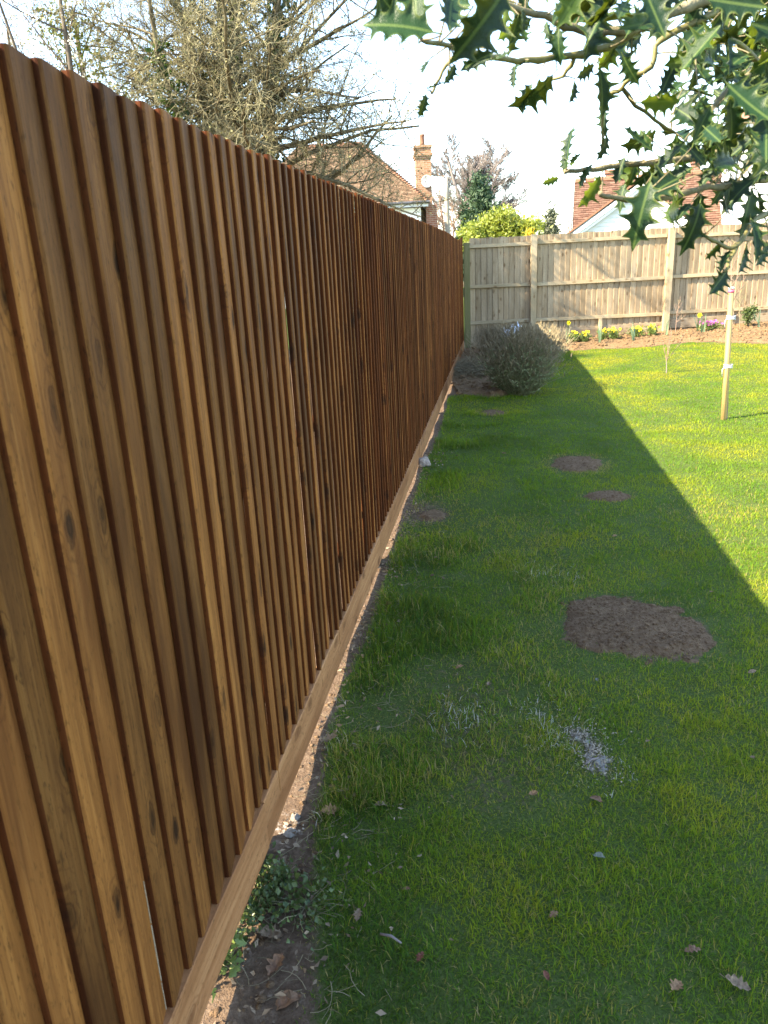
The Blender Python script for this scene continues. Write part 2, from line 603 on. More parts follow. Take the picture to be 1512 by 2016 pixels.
def powder(x, y):
    r = np.zeros_like(np.asarray(x, float))
    for (px, py, rad, s) in [(1135, 1448, 0.055, 1.0), (1165, 1475, 0.05, 1.05), (1175, 1500, 0.05, 1.05), (1190, 1520, 0.06, 0.75), (1120, 1452, 0.09, 0.5),
                             (562, 1632, 0.06, 0.85), (572, 1600, 0.045, 0.7), (900, 1410, 0.10, 0.55), (880, 1385, 0.07, 0.5), (1060, 1400, 0.07, 0.55),
                             (925, 752, 0.28, 0.85), (1075, 1130, 0.12, 0.25), (640, 1465, 0.05, 0.4)]:
        g = gnd(px, py)
        d2 = ((x - g[0]) ** 2 + (y - g[1]) ** 2) / rad ** 2
        r = np.maximum(r, s * np.exp(-d2 * 0.7))
    return r


def bareness(x, y):
    """0 thick grass .. 1 bare earth"""
    d = fdist(x, y)
    b = np.zeros_like(np.asarray(x, float))
    for i in range(len(PATCH)):
        b = np.maximum(b, 1 - sstep(0.70, 1.32 if i != 4 else 1.6, patch_dist(x, y, i)))
    strip = 0.035 + 0.06 * vnoise(x * 0, y, 0.5) + 0.21 * np.exp(-((y - 1.25) / 0.42) ** 2) + 0.06 * np.exp(-((y - 2.0) / 0.4) ** 2)
    b = np.maximum(b, 1 - sstep(strip * 0.6, strip * 1.35, d))
    b = np.maximum(b, sstep(-0.08, 0.03, in_bed(x, y)))
    w = np.exp(-((x - 0.22) / 0.35) ** 2 - ((y - 4.9) / 0.33) ** 2)
    b = np.maximum(b, 0.62 * w)
    p = powder(x, y)
    b = np.maximum(b, 0.75 * p)
    # thin, worn, mossy places
    thin = sstep(0.52, 0.8, vnoise(x, y, 0.38)) * np.exp(-((y - 2.3) / 1.3) ** 2) * np.exp(-((x - 0.25) / 0.5) ** 2)
    b = np.maximum(b, 0.42 * thin)
    return b


def axis_pts(lo, hi, near_lo, near_hi, step, grow=1.25):
    a = list(np.arange(near_lo, near_hi, step))
    s = step
    x = near_hi
    while x < hi:
        a.append(x)
        s *= grow
        x += s
    a.append(hi)
    s = step
    x = near_lo
    pre = []
    while x > lo:
        s *= grow
        x -= s
        pre.append(max(x, lo))
    return np.array(pre[::-1] + a)


gx = axis_pts(-600, 600, -1.4, 4.2, 0.045)
gy = axis_pts(-300, 1200, 0.7, 14.6, 0.05)
GX, GY = np.meshgrid(gx, gy, indexing='ij')
GZ = gz(GX, GY)
PATCHSINK = np.zeros_like(GX)
nx_, ny_ = GX.shape
idx = np.arange(nx_ * ny_).reshape(nx_, ny_)
quads = np.stack([idx[:-1, :-1], idx[1:, :-1], idx[1:, 1:], idx[:-1, 1:]], -1).reshape(-1, 4)
neard = (np.abs(GX) < 12) & (GY > -3) & (GY < 16)
bare = np.where(neard, bareness(GX, GY), 0.15 + 0 * GX)
bare = np.where((fdist(GX, GY) < 0) & neard, 0.75, bare)
me = np_mesh('ground', np.stack([GX, GY, GZ], -1).reshape(-1, 3), quads,
             {'bare': bare.ravel(), 'powder': np.where(neard, powder(GX, GY), 0).ravel()})
o = link_mesh('ground', me, M['ground'], smooth=True)
tag(o, 'grassy garden ground reaching away beyond the fences', kind='structure')


def soil_sheet(name, xs, ys, zf, keep, mat, label):
    """an uneven sheet of earth; keep(x,y)>0 decides its outline"""
    X, Y = np.meshgrid(xs, ys, indexing='ij')
    k = keep(X, Y)
    Z = zf(X, Y)
    id_ = np.arange(X.size).reshape(X.shape)
    q = np.stack([id_[:-1, :-1], id_[1:, :-1], id_[1:, 1:], id_[:-1, 1:]], -1).reshape(-1, 4)
    ok = (k > 0).ravel()
    q = q[ok[q].any(1)]
    used = np.unique(q)
    rm = -np.ones(X.size, int)
    rm[used] = np.arange(len(used))
    V = np.stack([X, Y, Z], -1).reshape(-1, 3)[used]
    o = link_mesh(name, np_mesh(name, V, rm[q]), mat, smooth=True)
    return tag(o, label, kind='structure')


def lumps(x, y, s, seed=0):
    n = vnoise(x + seed, y, s) * 0.55 + vnoise(x, y + seed, s * 0.45) * 0.3 + vnoise(x + seed, y + seed, s * 0.2) * 0.25
    return n


PNAME = ['large rectangular patch of bare dark soil in the shaded lawn', 'round bare soil patch ringed with yellowed grass in the shaded lawn',
         'narrow bare soil patch just in front of the yellow ringed one', 'smallest faint bare patch of soil in front of the dry shrub',
         'worn bare spot in the grass close beside the brown fence']
for i, (cx, cy, rx, ry) in enumerate(PATCH):
    st = 0.011 if i == 0 else 0.014
    soil_sheet('bare_soil_patch', np.arange(cx - rx * 1.4, cx + rx * 1.4, st), np.arange(cy - ry * 1.4, cy + ry * 1.4, st),
               lambda x, y, i=i: gz(x, y) + 0.014 * (1 - sstep(0.6, 1.12, patch_dist(x, y, i))) - 0.012 * sstep(0.95, 1.12, patch_dist(x, y, i)) + 0.016 * (lumps(x, y, 0.05) - 0.4),
               lambda x, y, i=i: 1.12 - patch_dist(x, y, i), M['soil'], PNAME[i])

soil_sheet('flower_bed', np.arange(1.0, 10.5, 0.035), np.arange(8.7, 14.32, 0.03),
           lambda x, y: gz(x, y) + 0.05 * sstep(-0.02, 0.25, in_bed(x, y)) - 0.012 + 0.055 * (lumps(x, y, 0.12) - 0.45) * sstep(0, .15, in_bed(x, y)),
           lambda x, y: np.where(fdist(x, y) > 0.03, in_bed(x, y) + 0.02, -1), M['bed_soil'], 'crumbly soil bed along the pale fence and in the corner')


def bedz(x, y):
    return float(gz(x, y) + 0.05 * sstep(-0.02, 0.25, in_bed(x, y)) - 0.012 + 0.055 * (lumps(x, y, 0.12) - 0.45) * sstep(0, .15, in_bed(x, y)))


# clods and crumbs of earth, too many to count
def clods(name, pts, sizes, mat, label, cat):
    n = len(pts)
    base = np.array([(1, 0, -.35), (.31, .95, -.35), (-.81, .59, -.35), (-.81, -.59, -.35), (.31, -.95, -.35), (.81, .59, .45), (-.31, .95, .45), (-1, 0, .45), (-.31, -.95, .45), (.81, -.59, .45), (0, 0, 1), (0, 0, -.9)])
    fc = np.array([(0, 1, 5), (1, 2, 6), (2, 3, 7), (3, 4, 8), (4, 0, 9), (1, 6, 5), (2, 7, 6), (3, 8, 7), (4, 9, 8), (0, 5, 9), (5, 6, 10), (6, 7, 10), (7, 8, 10), (8, 9, 10), (9, 5, 10), (1, 0, 11), (2, 1, 11), (3, 2, 11), (4, 3, 11), (0, 4, 11)])
    jit = 1 + 0.5 * (RNG.random((n, 12, 1)) - 0.5)
    V = base[None] * jit * (sizes[:, None, None] * np.stack([0.7 + 0.6 * RNG.random(n), 0.7 + 0.6 * RNG.random(n), 0.55 + 0.3 * RNG.random(n)], -1)[:, None, :])
    a = RNG.random(n) * 6.28
    ca, sa = np.cos(a)[:, None], np.sin(a)[:, None]
    V = np.stack([V[..., 0] * ca - V[..., 1] * sa, V[..., 0] * sa + V[..., 1] * ca, V[..., 2]], -1) + pts[:, None, :]
    F = (fc[None] + (np.arange(n) * 12)[:, None, None]).reshape(-1, 3)
    o = link_mesh(name, np_mesh(name, V.reshape(-1, 3), F), mat)
    return tag(o, label, cat, kind='stuff')


P = []
S = []
for i, (cx, cy, rx, ry) in enumerate(PATCH[:4]):
    n = [2200, 500, 350, 120][i]
    x = cx + (RNG.random(n) * 2 - 1) * rx * 1.1
    y = cy + (RNG.random(n) * 2 - 1) * ry * 1.1
    k = patch_dist(x, y, i) < 1.02
    x, y = x[k], y[k]
    pdd = patch_dist(x, y, i)
    P.append(np.stack([x, y, gz(x, y) + 0.014 * (1 - sstep(0.6, 1.12, pdd)) - 0.012 * sstep(0.95, 1.12, pdd) + 0.016 * (lumps(x, y, 0.05) - 0.4) + 0.001], -1))
    S.append(0.0018 + 0.0065 * RNG.random(len(x)) ** 4)
clods('soil_crumbs', np.concatenate(P), np.concatenate(S), M['soil'], 'loose dark crumbs of soil on the bare lawn patches', 'soil')
P, S = [], []
for (px, py, rad, k) in [(1138, 1446, .024, 170), (1172, 1478, .016, 130), (1165, 1496, .026, 200), (1195, 1518, .04, 110), (1122, 1455, .07, 110), (1172, 1450, .05, 90), (582, 1628, .025, 40), (900, 1410, .08, 70), (1060, 1400, .06, 60)]:
    g = gnd(px, py)
    x = g[0] + RNG.normal(0, rad, k)
    y = g[1] + RNG.normal(0, rad, k)
    P.append(np.stack([x, y, gz(x, y) + .004 + .008 * RNG.random(k)], -1))
    S.append(.0007 + .0030 * RNG.random(k) ** 3)
clods('powder_crumbs', np.concatenate(P), np.concatenate(S), simple('dry_plaster_crumbs', (.36, .30, .22), .95, .1, .2, 80),
      'whitish crumbs of dry mortar spilt on the shaded grass', 'mortar crumbs')
n = 12000
x = 1.0 + RNG.random(n) * 8
y = 9.0 + RNG.random(n) * 5.3
k = (in_bed(x, y) > 0.0) & (fdist(x, y) > 0.06)
x, y = x[k], y[k]
clods('bed_clods', np.stack([x, y, [bedz(a, b) for a, b in zip(x, y)]], -1), 0.006 + 0.034 * RNG.random(len(x)) ** 3, M['bed_soil'],
      'dry clods of earth strewn over the flower bed', 'soil')
n = 900
y = 1.0 + RNG.random(n) ** 1.6 * 11
d = RNG.random(n) * 0.16
x = F0[0] + FD[0] / FD[1] * y + d
k = bareness(x, y) > 0.35
x, y = x[k], y[k]
clods('fence_foot_crumbs', np.stack([x, y, gz(x, y)], -1), 0.002 + 0.009 * RNG.random(len(x)) ** 3, M['soil'],
      'crumbs of earth and grit along the foot of the brown fence', 'soil')


# ------------------------------------------------------------------ brown featheredge fence
PITCHB = 0.085


def fpos(s, o, z=0.0):
    """point s metres along the brown fence, o metres towards the lawn"""
    p = F0 + FD * s + FN * o
    return (p[0], p[1], z)


ANG_F = math.atan2(FD[1], FD[0])
brown = empty('brown_fence', fpos(0, 0), ANG_F)
tag(brown, 'long dark brown featheredge board fence running down the left side', 'fence')


def ztop(s):
    return float(np.interp(s, [0, 3, 10.5, 13.05, 13.1, 14.4], [1.92, 1.928, 1.935, 1.885, 1.885, 1.965]))


def feather_mesh(name, w, L, t1, t0, off, bot, rough):
    """featheredge board: local x along the fence, -y towards the lawn, z up"""
    rr = random.Random(rough)
    m = MB()
    prof = [(0, off + 0.0), (0, off + t1 - 0.0065), (0.0010, off + t1 - 0.0032), (0.0036, off + t1 - 0.0008), (0.0078, off + t1), (w * 0.5, off * 0.3 + (t1 + t0) * 0.5 + 0.0006), (w, t0 - 0.004), (w, -0.004)]
    nz = 6
    v = []
    for j in range(nz + 1):
        z = bot + (L - bot) * j / nz
        wob = 0.0012 * rr.uniform(-1, 1)
        wx = 0.0012 * rr.uniform(-1, 1)
        for (a, b) in prof:
            v.append((a + wx, -(b + wob), z))
    k = len(prof)
    f = [tuple(range(k)), tuple(nz * k + i for i in range(k))[::-1]]
    for j in range(nz):
        for i in range(k):
            f.append((j * k + i, (j + 1) * k + i, (j + 1) * k + (i + 1) % k, j * k + (i + 1) % k))
    m.add(v, f)
    return m.mesh(name)


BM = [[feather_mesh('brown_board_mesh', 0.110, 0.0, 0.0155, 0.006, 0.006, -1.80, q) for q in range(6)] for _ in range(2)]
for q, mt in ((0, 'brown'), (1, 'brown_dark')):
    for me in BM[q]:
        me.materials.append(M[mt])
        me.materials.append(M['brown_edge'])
        for p in me.polygons:          # the near edge gets a darker, redder brown
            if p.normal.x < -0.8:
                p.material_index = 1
s = -1.45
i = 0
while s < 14.40:
    ds = PITCHB * random.uniform(0.90, 1.10)
    dark = (s > 4.17 and random.random() < 0.6) or (s > 2.2 and random.random() < 0.04)
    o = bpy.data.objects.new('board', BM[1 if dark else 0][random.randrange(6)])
    COL.objects.link(o)
    o.parent = brown
    o.location = (s, random.uniform(-0.0015, 0.0015), ztop(s) + random.uniform(-0.004, 0.004))
    o.rotation_euler = (random.uniform(-.0015, .0015), random.uniform(-.0018, .0018), random.uniform(-.007, .007))
    s += ds
    i += 1
# plinth boards, posts and rails behind
js = [-1.5, -0.35, 1.83, 4.02, 6.22, 8.40, 10.58, 12.76, 14.33]
for a, b in zip(js[:-1], js[1:]):
    L = b - a - 0.004
    m = MB()
    n = 10
    v = []
    for j in range(n + 1):
        xx = L * j / n
        w1, w2, w3 = (random.uniform(-.0012, .0012) for _ in range(3))
        v += [(xx, -0.002, 0.047 + w1), (xx, -0.0235 + w3, 0.047 + w1), (xx, -0.026 + w3, 0.050 + w1), (xx, -0.026 + w3, 0.195 + w2), (xx, -0.0235 + w3, 0.199 + w2), (xx, -0.002, 0.199 + w2)]
    f = [tuple(range(6)), tuple(n * 6 + i for i in range(6))[::-1]]
    for j in range(n):
        for i in range(6):
            f.append((j * 6 + i, (j + 1) * 6 + i, (j + 1) * 6 + (i + 1) % 6, j * 6 + (i + 1) % 6))
    m.add(v, f)
    me = m.mesh('gravel_board')
    # grain runs along the board: turn the mesh so that its local z is its length
    me.transform(Matrix(((0, 0, 1, 0), (0, 1, 0, 0), (-1, 0, 0, 0), (0, 0, 0, 1))).inverted())
    o = link_mesh('gravel_board', me, M['gravel'], brown)
    o.matrix_local = Matrix.Translation((a, random.uniform(-.002, .002), random.uniform(-.003, .003))) @ Matrix(((0, 0, 1, 0), (0, 1, 0, 0), (-1, 0, 0, 0), (0, 0, 0, 1)))
for a in js:
    m = MB().box((0, 0, 0.85), (0.095, 0.095, 2.0))
    o = m.build('post', M['brown_dark'], brown)
    o.location = (a, 0.006 + 0.0475 + 0.004, 0)
for z in (0.42, 1.05, 1.68):
    for a, b in zip(js[:-1], js[1:]):
        m = MB().box((0, 0, 0), (0.035, 0.035, (b - a) - 0.10))
        o = m.build('rail', M['brown_dark'], brown)
        o.rotation_euler = (0, math.pi / 2, 0)
        o.location = ((a + b) / 2, 0.006 + 0.0175, z)
# bare pale split running down a near board edge
m = MB()
m.box((0, 0, 0), (0.0018, 0.0016, 0.14)).box((0.0006, 0, 0.125), (0.0011, 0.0015, 0.10)).box((-.0004, 0, -.11), (0.0012, 0.0015, 0.07))
o = m.build('pale_split', simple('bare_split_wood', (0.34, 0.27, 0.19), 0.8, 0.1, 0.4, 90), brown)
o.location = (1.185, -0.0165, 0.36)
o['label'] = 'pale bare split down one board edge'

# ------------------------------------------------------------------ pale fence across the back
YB = 14.3
pale = empty('pale_fence', (1.70, YB, 0))
tag(pale, 'weathered pale wooden fence with posts and rails across the back', 'fence')


def lx(x):
    return x - 1.70


PB = []
for q in range(6):
    me = feather_mesh('pale_board_mesh', 0.118, 0.0, 0.012, 0.005, 0.004, -1.74, 40 + q)
    me.materials.append(M['pale'])
    PB.append(me)
x = 1.735
while x < 10.0:
    o = bpy.data.objects.new('board', random.choice(PB))
    COL.objects.link(o)
    o.parent = pale
    o.location = (lx(x), random.uniform(-.001, .001), 1.935 + 0.004 * (x - 1.7) + random.uniform(-.006, .006))
    o.rotation_euler = (0, random.uniform(-.002, .002), random.uniform(-.012, .012))
    x += 0.1 * random.uniform(0.94, 1.06)
posts = [1.672, 2.855, 5.255, 7.655, 10.055]
for i, px_ in enumerate(posts):
    m = MB()
    h = 1.87 if i == 0 else 1.95
    hw = 0.05
    m.prism([(-hw, -hw, -.3), (hw, -hw, -.3), (hw, hw, -.3), (-hw, hw, -.3)], (0, 0, h + 0.3 - 0.006))
    m.prism([(-hw + .006, -hw + .006, h - .006), (hw - .006, -hw + .006, h - .006), (hw - .006, hw - .006, h - .006), (-hw + .006, hw - .006, h - .006)], (0, 0, .006))
    o = m.build('post', M['green_post'] if i == 0 else M['pale_rail'], pale)
    if i == 0:
        o['label'] = 'green algae stained corner post'
    o.location = (lx(px_), -0.070 - (0.02 if i else 0.0), 0)
    o.rotation_euler = (0, random.uniform(-.006, .006), 0)
for z0, nm in ((1.81, 'rail'), (1.118, 'rail'), (0.50, 'rail')):
    for a, b in zip(posts[:-1], posts[1:]):
        L = b - a - 0.104
        m = MB()
        m.prism([(-0.030, -0.018, 0), (0.026, -0.018, 0), (0.034, 0.018, 0), (-0.030, 0.018, 0)], (0, 0, L))
        o = m.build('rail', M['pale_rail'], pale)
        o.rotation_euler = (0, math.pi / 2, 0)
        # local z along x; local x points down
        o.location = (lx(a + 0.052), -0.018 - 0.0205, z0 + random.uniform(-.012, .012))
        o.rotation_euler = (0, math.pi / 2 + random.uniform(-.004, .004), 0)
for a, b, zz in zip(posts[:-1], posts[1:], (0.08, 0.17, 0.25, 0.30)):
    L = b - a - 0.104
    m = MB().prism([(-0.085, -0.012, 0), (0.085, -0.012, 0), (0.085, 0.012, 0), (-0.085, 0.012, 0)], (0, 0, L))
    o = m.build('gravel_board', M['pale'], pale)
    o.rotation_euler = (0, math.pi / 2, 0)
    o.location = (lx(a + 0.052), -0.0345, zz + 0.06)
    o.rotation_euler = (0, math.pi / 2 - 0.012, 0)
for px_ in (4.08, 6.46):
    o = MB().box((0, 0, 0.16), (0.055, 0.045, 0.62)).build('short_stake', M['pale_rail'], pale)
    o.location = (lx(px_), -0.072, 0)


# ------------------------------------------------------------------ grass
def grass_zone(x0, x1, y0, y1, dens, hmin, hmax, wid):
    n = int((x1 - x0) * (y1 - y0) * dens)
    x = x0 + RNG.random(n) * (x1 - x0)
    y = y0 + RNG.random(n) * (y1 - y0)
    d = fdist(x, y)
    b = bareness(x, y)
    clump = vnoise(x, y, 0.11) * 0.6 + vnoise(x, y, 0.045) * 0.4
    keep = (d > 0.035) & (RNG.random(n) > b ** 0.7 * 1.04) & (RNG.random(n) < 0.45 + 0.9 * clump)
    x, y, b, d, clump = x[keep], y[keep], b[keep], d[keep], clump[keep]
    n = len(x)
    h = (hmin + (hmax - hmin) * RNG.random(n) ** 1.3) * (0.6 + 0.8 * clump)
    tall = sstep(0.50, 0.72, vnoise(x + 9, y, 0.30)) * np.exp(-((d - 0.35) / 0.50) ** 2)     # lusher tussocks near the fence
    h *= 1 + 1.5 * tall
    h *= 1 - 0.45 * b
    az = RNG.random(n) * 2 * np.pi + 0.6 * vnoise(x, y, 0.2)
    lean = np.clip(RNG.normal(1.05, 0.5, n), 0.05, 2.2)
    bend = lean * (0.5 + RNG.random(n) * 0.6)
    dx, dy = np.cos(az), np.sin(az)
    ta = az + np.pi / 2 + RNG.normal(0, 0.5, n)
    tx, ty = np.cos(ta), np.sin(ta)
    w = wid * (0.6 + 0.8 * RNG.random(n))
    z = gz(x, y) - 0.004
    l1 = h * 0.55
    s1, c1 = np.sin(lean * 0.6), np.cos(lean * 0.6)
    s2, c2 = np.sin(np.clip(lean * 0.6 + bend * 0.8, 0, 1.9)), np.cos(np.clip(lean * 0.6 + bend * 0.8, 0, 1.9))
    mx, my, mz = x + dx * s1 * l1, y + dy * s1 * l1, z + c1 * l1
    ex, ey, ez = mx + dx * s2 * h * .5, my + dy * s2 * h * .5, np.maximum(mz + c2 * h * .5, z + 0.006)
    V = np.stack([np.stack([x - tx * w / 2, y - ty * w / 2, z], -1), np.stack([x + tx * w / 2, y + ty * w / 2, z], -1),
                  np.stack([mx + tx * w * .42, my + ty * w * .42, mz], -1), np.stack([mx - tx * w * .42, my - ty * w * .42, mz], -1),
                  np.stack([ex, ey, ez], -1)], 1)
    # colour of each blade, with the yellow of sunlit grass painted in
    big = vnoise(x, y, 0.75) * 0.55 + vnoise(x, y, 0.28) * 0.45
    t = 0.23 + 0.85 * (big - 0.5) + np.where(y < 5, 0.115, 0.08) * RNG.normal(0, 1, n) + 0.14 * sstep(0.6, 0.8, vnoise(x + 31, y + 17, 0.33)) * (y < 4.5)
    t += 0.10 * sstep(6.5, 11, y) + 0.16 * sstep(0.9, 2.3, d)  # sunlit yellow painted into blades far off and beyond the fence shadow
    t -= 0.16 * tall
    streak = sstep(0.60, 0.78, vnoise(x * 0.28, y, 0.22)) * sstep(7, 10, y)     # pale dry streaks in the far lawn
    t += 0.30 * streak * RNG.random(n)
    t = np.clip(t, 0.02, 0.74)
    ring = np.zeros(n)
    for i in range(len(PATCH)):
        pd = patch_dist(x, y, i)
        ring = np.maximum(ring, [0.45, 0.9, 0.55, 0.7, 0.8][i] * np.exp(-((pd - 1.15) / [0.14, 0.32, 0.25, 0.35, 0.5][i]) ** 2))
    w_ = np.exp(-((x - 0.22) / 0.40) ** 2 - ((y - 4.9) / 0.40) ** 2)
    dry = np.maximum.reduce([ring, 0.7 * w_, 0.45 * b, 0.30 * sstep(0.55, 0.8, vnoise(x + 3, y + 5, 0.5)) * (y < 5)])
    isdry = RNG.random(n) < np.maximum(dry, np.where(y < 5, 0.09, 0.025))
    t = np.where(isdry, 0.80 + 0.16 * RNG.random(n), t)
    pw = powder(x, y)
    t = np.where(RNG.random(n) < pw * 0.35, 0.985 + 0.015 * RNG.random(n), t)
    return V, t


zones = [(-0.55, 2.6, 0.85, 2.4, 38000, 0.011, 0.037, 0.0020), (-0.4, 3.3, 2.4, 4.0, 22000, 0.011, 0.036, 0.0025),
         (-0.2, 4.6, 4.0, 7.0, 10500, 0.014, 0.036, 0.0034), (0.6, 7.6, 7.0, 13.9, 6200, 0.015, 0.032, 0.0046)]
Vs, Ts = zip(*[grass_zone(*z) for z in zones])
V = np.concatenate(Vs)
T = np.concatenate(Ts)
n = len(V)
b0 = (np.arange(n) * 5)[:, None]
print('grass blades', n)
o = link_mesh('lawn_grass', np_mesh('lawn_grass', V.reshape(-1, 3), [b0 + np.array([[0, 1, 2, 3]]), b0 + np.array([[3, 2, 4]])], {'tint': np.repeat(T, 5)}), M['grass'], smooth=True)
tag(o, 'short green mown lawn between the two fences', 'grass', kind='stuff')


# ------------------------------------------------------------------ bare trees: branching tubes, grown level by level
def norm(a):
    return a / np.maximum(np.linalg.norm(a, axis=-1, keepdims=True), 1e-9)


def grow(P, D, L, R, nseg, wob, up, rng, taper=0.35):
    """N branches from P along D, length L, radius R -> polylines (N,nseg+1,3) and radii"""
    n = len(P)
    pts = [P]
    d = norm(D)
    for k in range(nseg):
        d = norm(d + rng.normal(0, wob, (n, 3)) + np.array([0, 0, up]))
        pts.append(pts[-1] + d * (L / nseg)[:, None])
    pts = np.stack(pts, 1)
    r = R[:, None] * np.linspace(1, taper, nseg + 1)[None]
    return pts, r


def spawn(pts, rad, m, t0, t1, ang, lf, rf, L, rng, flat=0.0):
    """m children for each branch"""
    n, k, _ = pts.shape
    t = t0 + (t1 - t0) * (np.arange(m)[None] + rng.random((n, m))) / m
    f = t * (k - 1)
    i = np.clip(f.astype(int), 0, k - 2)
    u = (f - i)[..., None]
    ar = np.arange(n)[:, None]
    p = pts[ar, i] * (1 - u) + pts[ar, i + 1] * u
    d = norm(pts[ar, i + 1] - pts[ar, i])
    r = rad[ar, i] * (1 - u[..., 0]) + rad[ar, i + 1] * u[..., 0]
    q = norm(np.cross(d, rng.normal(0, 1, (n, m, 3))))
    if flat:
        q[..., 2] *= 1 - flat
        q = norm(q)
    a = ang[0] + (ang[1] - ang[0]) * rng.random((n, m, 1))
    cd = norm(d * np.cos(a) + q * np.sin(a))
    cl = (L[:, None] * lf * (1.15 - 0.55 * t) * (0.6 + 0.7 * rng.random((n, m)))).ravel()
    return p.reshape(-1, 3), cd.reshape(-1, 3), cl, np.minimum((r * rf).ravel(), r.ravel() * 0.9)


def tubes(parts):
    """parts: list of (pts (N,k,3), rad (N,k), sides) -> verts, quads"""
    V, F = [], []
    off = 0
    for pts, rad, k in parts:
        n, m, _ = pts.shape
        tan = np.empty_like(pts)
        tan[:, 1:-1] = pts[:, 2:] - pts[:, :-2]
        tan[:, 0] = pts[:, 1] - pts[:, 0]
        tan[:, -1] = pts[:, -1] - pts[:, -2]
        tan = norm(tan)
        a = norm(np.cross(tan, np.array([0.31, 0.87, 0.22])))
        b = np.cross(tan, a)
        th = np.arange(k) * 2 * np.pi / k
        v = pts[:, :, None] + (a[:, :, None] * np.cos(th)[:, None] + b[:, :, None] * np.sin(th)[:, None]) * rad[:, :, None, None]
        id_ = np.arange(n * m * k).reshape(n, m, k) + off
        q = np.stack([id_[:, :-1], np.roll(id_[:, :-1], -1, 2), np.roll(id_[:, 1:], -1, 2), id_[:, 1:]], -1).reshape(-1, 4)
        V.append(v.reshape(-1, 3))
        F.append(q)
        off += n * m * k
    return np.concatenate(V), np.concatenate(F)


def leaf_quads(P, size, rng, up=0.0, aspect=0.55, bent=True):
    """one leaf (4 triangles, folded on its midrib) at each point"""
    n = len(P)
    d = norm(rng.normal(0, 1, (n, 3)) + np.array([0, 0, up]))
    s = norm(np.cross(d, rng.normal(0, 1, (n, 3))))
    nn = np.cross(d, s)
    L = (size * (0.6 + 0.8 * rng.random(n)))[:, None] if not np.isscalar(size) else size * (0.6 + 0.8 * rng.random((n, 1)))
    w = L * aspect * 0.5
    base = P
    tip = P + d * L - nn * L * 0.12
    mid = P + d * L * 0.5
    l = mid + s * w + nn * w * 0.3
    r = mid - s * w + nn * w * 0.3
    V = np.stack([base, l, tip, r], 1).reshape(-1, 3)
    b0 = (np.arange(n) * 4)[:, None]
    F = np.concatenate([b0 + np.array([[0, 2, 1]]), b0 + np.array([[0, 3, 2]])])
    return V, F


def leaf_part(name, P, size, mat, parent, rng, up=0.0, aspect=0.55, tint=None):
    V, F = leaf_quads(P, size, rng, up, aspect)
    t = rng.random(len(P)) if tint is None else np.clip(tint, 0, 1)
    return link_mesh(name, np_mesh(name, V, F, {'tint': np.repeat(t, 4)}), mat, parent)


def bare_tree(name, base, stems, levels, mats, label, seed, group=None, buds=None, ivy=None, cat='tree', extra=None):
    """stems: list of (offset, dir, length, radius); levels: list of dict(m,t0,t1,ang,lf,rf,nseg,wob,up,sides)"""
    rng = np.random.default_rng(seed)
    base = np.array(base, float)
    root = empty(name, base)
    tag(root, label, cat, group)
    P = np.array([s[0] for s in stems], float)
    D = np.array([s[1] for s in stems], float)
    L = np.array([s[2] for s in stems], float)
    R = np.array([s[3] for s in stems], float)
    pts, rad = grow(P, D, L, R, 9, 0.07, 0.03, rng, 0.3)
    V, F = tubes([(pts, rad, 9)])
    link_mesh('trunk', np_mesh('trunk', V, F), mats[0], root, True)
    trunk_pts, trunk_rad = pts, rad
    parts = []
    if extra is not None:
        eP, eD, eL, eR = [np.array(a, float) for a in extra]
        epts, erad = grow(eP, eD, eL, eR, 9, 0.09, 0.0, rng, 0.2)
    for li, lv in enumerate(levels):
        p, d, l, r = spawn(pts, rad, lv['m'], lv['t0'], lv['t1'], lv['ang'], lv['lf'], lv['rf'], L, rng, lv.get('flat', 0))
        r = np.maximum(r, lv.get('rmin', 0.0))
        pts, rad = grow(p, d, l, r, lv['nseg'], lv['wob'], lv['up'], rng, lv.get('taper', 0.35))
        L = l
        if li == 0 and extra is not None:
            k = pts.shape[1]
            ii = np.linspace(0, 9, k).round().astype(int)
            pts = np.concatenate([pts, epts[:, ii]])
            rad = np.concatenate([rad, erad[:, ii]])
            L = np.concatenate([L, eL])
        parts.append((pts, rad, lv['sides']))
    nb = min(2, len(parts) - 1)
    V, F = tubes(parts[:nb])
    link_mesh('limbs', np_mesh('limbs', V, F), mats[1], root, True)
    V, F = tubes(parts[nb:])
    tw = link_mesh('crown', np_mesh('crown', V, F), mats[2], root, True)
    if buds:
        n, size, mat = buds
        q = parts[-1][0].reshape(-1, 3)
        q = q[rng.integers(0, len(q), n)] + rng.normal(0, 0.01, (n, 3))
        leaf_part('buds', q, size, mat, root, rng, 0.3, 0.7)
    if ivy:
        n, size, spread, lo, hi = ivy
        si = rng.integers(0, len(trunk_pts), n)
        f = (lo + (hi - lo) * rng.random(n)) * (trunk_pts.shape[1] - 1)
        i = np.clip(f.astype(int), 0, trunk_pts.shape[1] - 2)
        u = (f - i)[:, None]
        c = trunk_pts[si, i] * (1 - u) + trunk_pts[si, i + 1] * u
        rr = trunk_rad[si, i][:, None]
        dr = rng.normal(0, 1, (n, 3)) * np.array([1, 1, 0.3])
        lump = 0.4 + 1.2 * np.abs(np.sin(f * 3.1 + si))[:, None]
        leaf_part('ivy', c + norm(dr) * (rr + spread * lump * rng.random((n, 1))), size, M['ivy'], root, rng, 0.0, 0.8)
    return root


def lv(m, t0, t1, a0, a1, lf, rf, nseg, wob, up, sides, **k):
    return dict(m=m, t0=t0, t1=t1, ang=(math.radians(a0), math.radians(a1)), lf=lf, rf=rf, nseg=nseg, wob=wob, up=up, sides=sides, **k)


